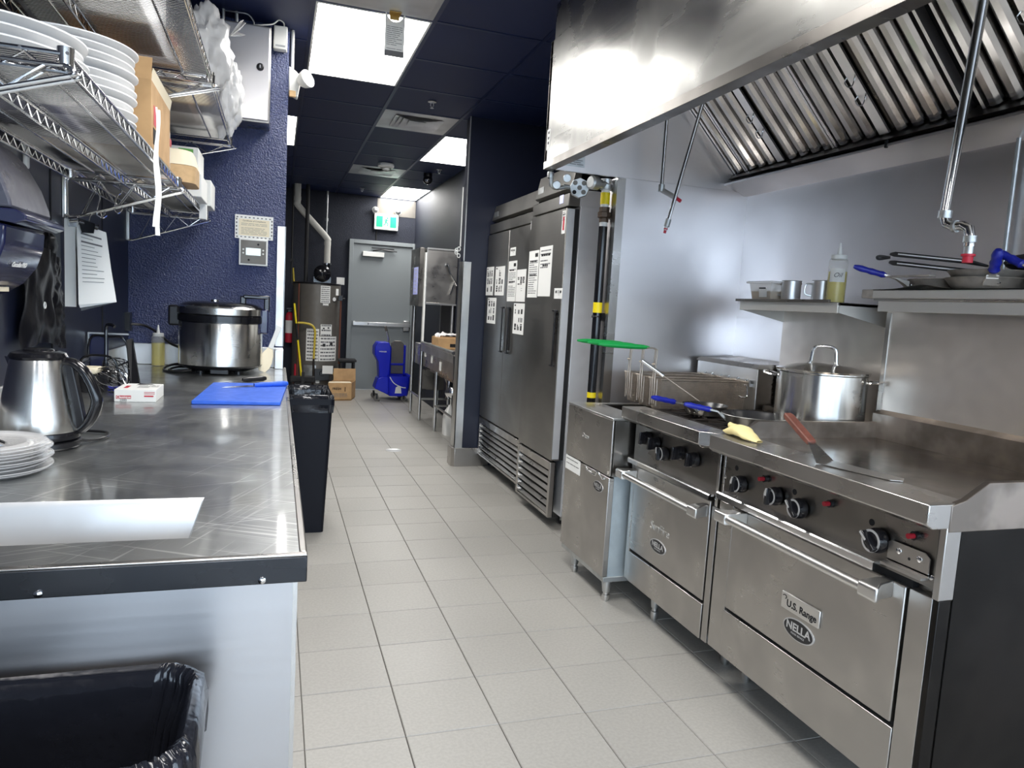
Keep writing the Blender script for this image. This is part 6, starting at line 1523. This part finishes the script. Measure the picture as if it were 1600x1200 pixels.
for k, (ya, xb_, zb_) in enumerate(((.155, -.478, 1.535), (.19, -.455, 1.512))):
    pts = [Vector((-.474+.004*math.sin(i*.9+k), ya+.002*i*(1 if k else .3), 1.90-(1.90-zb_)*i/12)) for i in range(13)]
    part('strip', MB().loft([[p+Vector((-.004, -.004, 0))*(.6+.9*i/12), p+Vector((.004, .004, 0))*(.6+.9*i/12), p+Vector((.004, .005, 0))*(.6+.9*i/12), p+Vector((-.004, -.003, 0))*(.6+.9*i/12)] for i, p in enumerate(pts)]), 'paper', t)
t = thing('red_label_pack', 'clear pack with a red band between cardboard box and kraft tubs', 'packet', (-.60, .72, zs))
part('pack', MB().box(-.70, -.515, .66, .80, zs, zs+.19), 'polybag', t, bevel=.02)
part('red_band', MB().box(-.702, -.512, .655, .80, zs+.115, zs+.15), 'red', t, bevel=.008)
part('contents', MB().box(-.69, -.525, .67, .79, zs+.003, zs+.17), 'galv', t)
t = thing('kraft_tub_stack', 'stack of brown kraft tubs with a cream top on the lower shelf', 'tub', (-.54, .98, zs))
part('tubs', MB().loft([[Vector(p) for p in rrect(-.66, -.435, .87, 1.10, .05, zs+.002+.014*i+dz_)] for i in range(5) for dz_ in (0, .011)]+[[Vector(p) for p in rrect(-.655, -.44, .875, 1.095, .05, zs+.07)]]), 'kraft', t)
part('top_tub', MB().loft([[Vector(p) for p in rrect(-.66, -.435, .87, 1.10, .05, zs+.0705)], [Vector(p) for p in rrect(-.65, -.45, .88, 1.09, .05, zs+.13)], [Vector(p) for p in rrect(-.64, -.46, .89, 1.08, .05, zs+.134)]]), 'cream', t)
def wbox(lab, x0, x1, y0, y1, z0, z1, labs):
    t = thing('label_box', lab, 'box', ((x0+x1)/2, (y0+y1)/2, z0))
    part('carton', MB().box(x0, x1, y0, y1, z0, z1), 'paper', t, bevel=.003)
    g_ = MB(); p_ = MB()
    for (a, b) in labs: g_.box(x1-.085, x1-.022, y0-.001, y0, z0+a, z0+b)
    part('green_label', g_, 'green_lab', t)
    part('print', lines(((x0+x1)/2+.03, y0, (z0+z1)/2), XA, ZA, (x1-x0)*.5, (z1-z0)*.3, 3, random.Random(int(z0*100)), p_, .0012), 'print', t)
wbox('lower white carton with green labels at the far end of the lower shelf', -.68, -.452, 1.32, 1.62, zs, zs+.105, ((.055, .085),))
wbox('upper white carton with green labels, stacked at the far end of the lower shelf', -.70, -.468, 1.34, 1.60, zs+.1055, zs+.225, ((.03, .06), (.17-.08, .19-.08)))
wbox('white carton at the very end of the lower shelf, close to the navy wall', -.66, -.44, 1.68, 1.93, zs, zs+.13, ())
one('shelf_clip', MB().box(-.487, -.455, 1.60, 1.66, 1.70, 1.772), 'paper', 'small white tag clipped on the far front corner of the lower shelf', 'tag')
# upper shelf
zs = ZU+.0065
one('brown_tray', MB().loft([[Vector(p) for p in rrect(-.74, -.50, .95, 1.62, .09, zs)], [Vector(p) for p in rrect(-.76, -.48, .93, 1.64, .10, zs+.05)]]), 'brick', 'brown oval tray on the upper far wire shelf, seen through the wires', 'tray')
one('foam_box_pile', MB().box(-.84, -.50, -.35, .55, zs, zs+.22), 'foam', 'white foam carton on the upper near wire shelf', 'box', bevel=.01)
one('foam_carton', MB().box(-.85, -.62, 1.0-.2, .93, zs, zs+.18), 'foam', 'white carton on the upper far shelf, beside the brown tray', 'box', bevel=.01)
def bagobj(name, lab, c, r, sc, seed, amp=.28, freq=2.2, knot=None):
    t = thing(name, lab, 'plastic bag', (c[0], c[1], c[2]-r*sc[2]))
    def fn(d): 
        q_ = d*freq+Vector((seed, seed*2.1, 0))
        return 1+amp*noise.noise(q_)+amp*.45*noise.noise(q_*2.7)+amp*.2*abs(noise.noise(q_*6))
    part('bag', MB().sphere(c, r, 56, 40, sc, fn), 'polybag', t, ang=80)
    if knot:
        k_ = V3(knot); d_ = (k_-V3(c)).normalized(); s_ = Vector((.3, -.5, .6)).normalized()
        m_ = MB()
        for a_, L_ in ((.2, .10), (-.5, .08), (.9, .09)):
            e_ = (d_+s_*a_).normalized()*L_; w_ = Vector((-e_.y, e_.x, .3*L_)).normalized()*.028
            m_.loft([[k_-w_*.3, k_+w_*.3, k_+w_*.3+Vector((0, .008, 0)), k_-w_*.3+Vector((0, .008, 0))], [k_+e_*.55-w_*.8, k_+e_*.55+w_*.8, k_+e_*.55+w_*.7+Vector((.004, .012, 0)), k_+e_*.55-w_*.7+Vector((.004, .012, 0))], [k_+e_-w_, k_+e_+w_, k_+e_+w_+Vector((0, .004, 0)), k_+e_-w_+Vector((0, .004, 0))]])
        part('knot', m_, 'polybag', t, ang=80)
    return t
bagobj('plastic_bag', 'bulging clear plastic bag on the front of the upper far shelf, upper one', (-.445, 1.42, 2.45), .16, (.66, 1.1, 1.25), 2.0, knot=(-.345, 1.46, 2.56))
bagobj('plastic_bag', 'clear plastic bag drooping over the front edge of the upper far shelf', (-.362, 1.60, 2.30), .112, (.60, 1.0, 1.5), 5.0, .32, 2.6)

# steel control cabinet on the navy wall
t = thing('control_cabinet', 'stainless electrical cabinet high on the navy wall', 'cabinet', (-.31, 1.95, 2.27))
part('cabinet', MB().box(-.46, -.166, 1.868, 2.05, 2.262, 2.765), 'steel', t, bevel=.004)
part('door', MB().box(-.452, -.172, 1.85, 1.866, 2.272, 2.755), 'steel_wall', t, bevel=.004)
lk = part('lock', MB().lathe([(.019, 0), (.019, .012), (.014, .02), (0, .021)], (-.218, 1.85, 2.545), 20, (0, -1, 0)), 'black', t)
part('slot', MB().box(-.221, -.215, 1.8285, 1.8295, 2.537, 2.553), 'steel_light', lk)
ws = part('warning_label', MB().prism([(-.340, 2.287), (-.302, 2.287), (-.321, 2.321)], 'y', 1.8488, 1.85), 'yellow', t)
part('bolt_mark', MB().prism([(-.323, 2.312), (-.325, 2.300), (-.321, 2.301), (-.322, 2.290), (-.317, 2.304), (-.321, 2.303), (-.319, 2.312)], 'y', 1.8482, 1.8488), 'ink', ws)
t = thing('power_adapter', 'white box with a cable right of the steel cabinet, on the wall edge', 'adapter', (-.118, 2.02, 2.70))
part('case', MB().box(-.156, -.082, 1.995, 2.05, 2.70, 2.825), 'white', t, bevel=.006)
part('vent', MB().box(-.145, -.093, 1.994, 1.996, 2.712, 2.722), 'galv', t)
one('white_cable', MB().tube(smooth_path([(-.10, 2.01, 2.823), (-.105, 1.98, 2.838), (-.13, 1.95, 2.836), (-.16, 1.92, 2.80), (-.21, 1.90, 2.78), (-.255, 1.90, 2.772)], 5), .0038, 6), 'white', 'white cable looping from the white adapter box to the steel cabinet', 'cable')
one('grey_cable', MB().tube(smooth_path([(-.255, 1.92, 2.765), (-.26, 1.92, 2.80), (-.29, 1.92, 2.828), (-.35, 1.93, 2.832), (-.40, 1.95, 2.838)], 5), .0042, 6), 'galv', 'grey cable curving out of the top of the steel cabinet', 'cable')
for i, x in enumerate((-.345, -.412)): one('conduit', MB().cyl((x, 1.94, 2.765), (x, 1.94, 2.84), .009, 10), 'galv', ('right grey conduit stub between steel cabinet and ceiling', 'left grey conduit stub between steel cabinet and ceiling')[i], 'conduit')
# emergency light at the wall end
t = thing('emergency_light', 'white emergency light unit with a lamp head on the partition edge', 'emergency light', (-.03, 2.10, 2.47))
part('body', MB().loft([[(-.07, 2.06, 2.50), (-.045, 2.06, 2.47), (-.02, 2.07, 2.475), (-.02, 2.15, 2.475), (-.07, 2.15, 2.50)], [(-.07, 2.045, 2.56), (-.03, 2.045, 2.56), (-.005, 2.06, 2.56), (-.005, 2.15, 2.56), (-.07, 2.15, 2.56)], [(-.07, 2.05, 2.635), (-.03, 2.055, 2.61), (-.01, 2.07, 2.60), (-.01, 2.15, 2.60), (-.07, 2.15, 2.635)]]), 'white', t, bevel=.006)
hd = part('lamp_head', MB().lathe([(.022, -.03), (.042, -.005), (.050, .025), (.050, .034), (.047, .036)], (.012, 2.05, 2.565), 24, (.62, -.62, .25), True), 'white', t)
part('lens', MB().lathe([(.047, .034), (.03, .037), (0, .038)], (.012, 2.05, 2.565), 24, (.62, -.62, .25)), 'alum', hd)
part('test_cap', MB().box(-.066, -.030, 2.04, 2.062, 2.465, 2.50), 'kraft', t, bevel=.004)
one('conduit', MB().cyl((-.052, 2.085, 2.63), (-.052, 2.085, 2.84), .009, 10), 'pvc', 'pale grey conduit rising from the emergency light to the ceiling', 'conduit')
# gas detector panel and certificate
t = thing('gas_detector', 'grey wall panel with a small screen in a white frame on the navy wall', 'control panel', (-.24, 2.045, 1.505))
part('frame', MB().box(-.318, -.163, 2.036, 2.05, 1.500, 1.650), 'white', t, bevel=.002)
fp = part('face', MB().box(-.309, -.172, 2.034, 2.036, 1.509, 1.641), 'heater', t)
part('screen', MB().box(-.281, -.201, 2.0335, 2.034, 1.557, 1.598), 'lcd', fp)
for x in (-.295, -.188):
    for z_ in (1.568, 1.588): part('button', MB().lathe([(.005, 0), (.004, .002), (0, .002)], (x, 2.034, z_), 12, (0, -1, 0)), 'white', fp)
for (x, z_) in ((-.265, 1.53), (-.215, 1.62)): part('port', MB().lathe([(.006, .0), (.006, .0006), (0, .0006)], (x, 2.034, z_), 12, (0, -1, 0)), 'dark', fp)
t = thing('certificate', 'cream certificate with a patterned border above the grey wall panel', 'certificate', (-.24, 2.048, 1.645))
part('sheet', MB().box(-.342, -.136, 2.046, 2.05, 1.650, 1.782), 'lcd' if False else 'paper', t)
bd = MB()
for k in range(9): bd.box(-.335+.022*k, -.325+.022*k, 2.0455, 2.046, 1.766, 1.772).box(-.335+.022*k, -.325+.022*k, 2.0455, 2.046, 1.656, 1.662)
for k in range(5): bd.box(-.337, -.330, 2.0455, 2.046, 1.672+.02*k, 1.682+.02*k).box(-.147, -.140, 2.0455, 2.046, 1.672+.02*k, 1.682+.02*k)
part('border', bd, 'print', t)
ip = part('inner_page', MB().box(-.322, -.156, 2.0452, 2.046, 1.667, 1.760), 'cream', t)
text('lettering', 'Certificate of Compliance', .0118, (-.239, 2.045, 1.750), XA, ZA, 'ink', ip, .0002)
part('print', lines((-.239, 2.0452, 1.706), XA, ZA, .14, .066, 8, random.Random(21), MB(), .0006, .22), 'print', ip)

# paper towel dispenser
t = thing('towel_dispenser', 'smoky blue paper towel dispenser on the left wall at the photo edge', 'towel dispenser', (-.80, -.15, 1.29))
y0, y1 = -.36, -.045
upper = [(-.885, 1.715), (-.845, 1.712), (-.80, 1.69), (-.765, 1.655), (-.73, 1.59), (-.712, 1.535), (-.708, 1.515), (-.885, 1.515)]
lower = [(-.885, 1.50), (-.722, 1.475), (-.726, 1.43), (-.742, 1.38), (-.775, 1.335), (-.82, 1.305), (-.86, 1.295), (-.885, 1.30)]
part('upper_cover', MB().prism(upper, 'y', y0, y1), 'disp_top', t, bevel=.006)
part('ledge', MB().prism([(-.885, 1.515), (-.70, 1.512), (-.678, 1.500), (-.678, 1.488), (-.70, 1.478), (-.885, 1.50)], 'y', y0-.004, y1+.006), 'disp', t, bevel=.003)
lw_ = part('lower_cover', MB().prism(lower, 'y', y0+.004, y1-.004), 'disp', t, bevel=.006)
part('chute', MB().box(-.84, -.785, y0+.05, y1-.09, 1.312, 1.324), 'cream', t)
nx_ = Vector((.93, 0, -.36)).normalized(); up_ = Vector((.36, 0, .93)).normalized()
text('lettering', 'Cascades PRO', .018, Vector((-.7395, -.215, 1.383))+nx_*.003, YA, up_, 'white', lw_, .0005, True, 1.0, .2)
one('wall_hook', MB().box(-.885, -.872, .335, .365, 1.70, 1.80), 'white', 'short white plastic strip on the left wall above the dispenser', 'hook', bevel=.005)
# black bag on the left wall
t = thing('black_bag', 'shiny black plastic bag hanging on the left wall beside the dispenser', 'plastic bag', (-.85, .45, 1.13))
def bagf(u, v):
    y = .20+.50*u; wv = noise.noise(Vector((u*9, v*3, 2)))*.014+noise.noise(Vector((u*16, v*12, 5)))*.010*(u > .55)
    taper = 1-.35*(1-v)*0
    top_ = 1.47-.05*u; bot = 1.12+.02*math.sin(u*5)
    yy = y+(.45-.25*v)*0-.12*v*(u-.5)
    return Vector((-.858+.022*math.sin(PI*u)+wv, yy, bot+(top_-bot)*v))
part('bag', MB().grid(bagf, 44, 36), 'bag_black', t, ang=80)
part('gathered_top', MB().sphere((-.862, .52, 1.47), .05, 20, 14, (.4, 1.2, .9), lambda d: 1+.35*noise.noise(d*4)), 'bag_black', t, ang=80)
rg = part('recycling_mark', MB().tube([(-.834+.0, .36+.010*math.cos(a), 1.265+.010*math.sin(a)) for a in (0.2, 1.0, 1.7, 2.3, 3.1, 3.8, 4.4, 5.2, 5.9)], .0022, 6, True), 'white', t)
# clipboards and pages under the bracket
t = thing('clipboard', 'black clipboard with pages hanging edge-on under the shelf bracket', 'clipboard', (-.86, .78, 1.25))
part('board', MB().box(-.868, -.838, .79, .795, 1.25, 1.575), 'black', t)
part('pages', MB().box(-.878, -.842, .776, .789, 1.252, 1.585), 'paper', t)
part('clip', MB().cyl((-.86, .77, 1.58), (-.83, .77, 1.585), .012, 12).box(-.862, -.832, .77, .80, 1.555, 1.585), 'chrome', t)
t = thing('clipboard', 'clipboard with fanned white printed pages hanging under the shelf bracket', 'clipboard', (-.77, .80, 1.25))
a0_, a1_ = Vector((-.835, .77, 1.575)), Vector((-.742, .80, 1.545)); b0_, b1_ = Vector((-.826, .75, 1.262)), Vector((-.708, .79, 1.278))
def pgf(k):
    def f(u, v):
        p = (b0_+(b1_-b0_)*u)*(1-v)+(a0_+(a1_-a0_)*u)*v
        return p+Vector((-.003*k+.010*k*(1-v)*.3, .006*k, -.004*k+.004*k*u))+Vector((.004, -.016, 0))*math.sin(PI*(1-v)*.8)*(.5+.2*k)
    return f
for k in range(4): part('page', MB().grid(pgf(k), 6, 10), 'paper', t, ang=80)
mp = MB(); f_ = pgf(0); rd = random.Random(31)
for i in range(13):
    v = .88-.05*i; u = .12
    if i in (0, 2): 
        mp.quad(*[f_(a, b)+Vector((.001, -.0018, 0)) for a, b in ((.12, v-.014), (.8, v-.014), (.8, v+.008), (.12, v+.008))]); continue
    e = rd.uniform(.5, .85)
    mp.quad(*[f_(a, b)+Vector((.001, -.0018, 0)) for a, b in ((u, v-.004), (e, v-.004), (e, v+.003), (u, v+.003))])
part('print', mp, 'print', t)
part('black_board', MB().grid(lambda u, v: pgf(6)(u*.9, v), 4, 6), 'black', t)
part('clip', MB().cyl((-.825, .76, 1.575), (-.765, .78, 1.560), .011, 12).prism([(-.83, 1.59), (-.77, 1.572), (-.775, 1.535), (-.815, 1.535)], 'y', .755, .76), 'black_gloss', t)
part('hook', MB().tube(smooth_path([(-.80, .79, 1.575), (-.79, .79, 1.61), (-.765, .80, 1.625), (-.755, .80, 1.60), (-.74, .80, 1.61)], 4), .003, 6), 'chrome', t)
for i, (a, b) in enumerate((((-.80, .80, 1.735), (-.775, .80, 1.62)), ((-.70, .80, 1.735), (-.715, .80, 1.64)))):
    one('wire_hook', MB().tube(smooth_path([a, (a[0]+.012, .80, a[2]-.03), (b[0]+.012, .80, (a[2]+b[2])/2), b, (b[0]+.014, .80, b[2]-.018), (b[0]+.03, .80, b[2])], 4), .0028, 6), 'chrome', ('left wire hook hanging from the bracket above the clipboards', 'right wire hook hanging from the bracket above the clipboards')[i], 'hook')
# tag hanging at the ceiling light
t = thing('hang_tag', 'printed cardboard door hanger tag taped to the ceiling by the light panel', 'tag', (.448, 1.56, 2.62))
pts = [(.398, 2.618), (.500, 2.618), (.500, 2.835)] + [(.448+.044*math.cos(a), 2.838+.046*math.sin(a)) for a in [-(.15+i*(PI-.3)/10) for i in range(11)]] + [(.398, 2.835)]
part('card', MB().prism(pts, 'y', 1.56, 1.562), 'paper', t)
part('print', lines((.448, 1.56, 2.712), XA, ZA, .08, .12, 12, random.Random(8), MB(), .0006, .25), 'print', t)
part('footer', MB().quad((.399, 1.5594, 2.62), (.499, 1.5594, 2.62), (.499, 1.5594, 2.648), (.399, 1.5594, 2.648)), 'print', t)
part('tape', MB().box(.415, .475, 1.52, 1.556, 2.826, 2.830).box(.42, .47, 1.556, 1.558, 2.80, 2.83), 'brass', t)
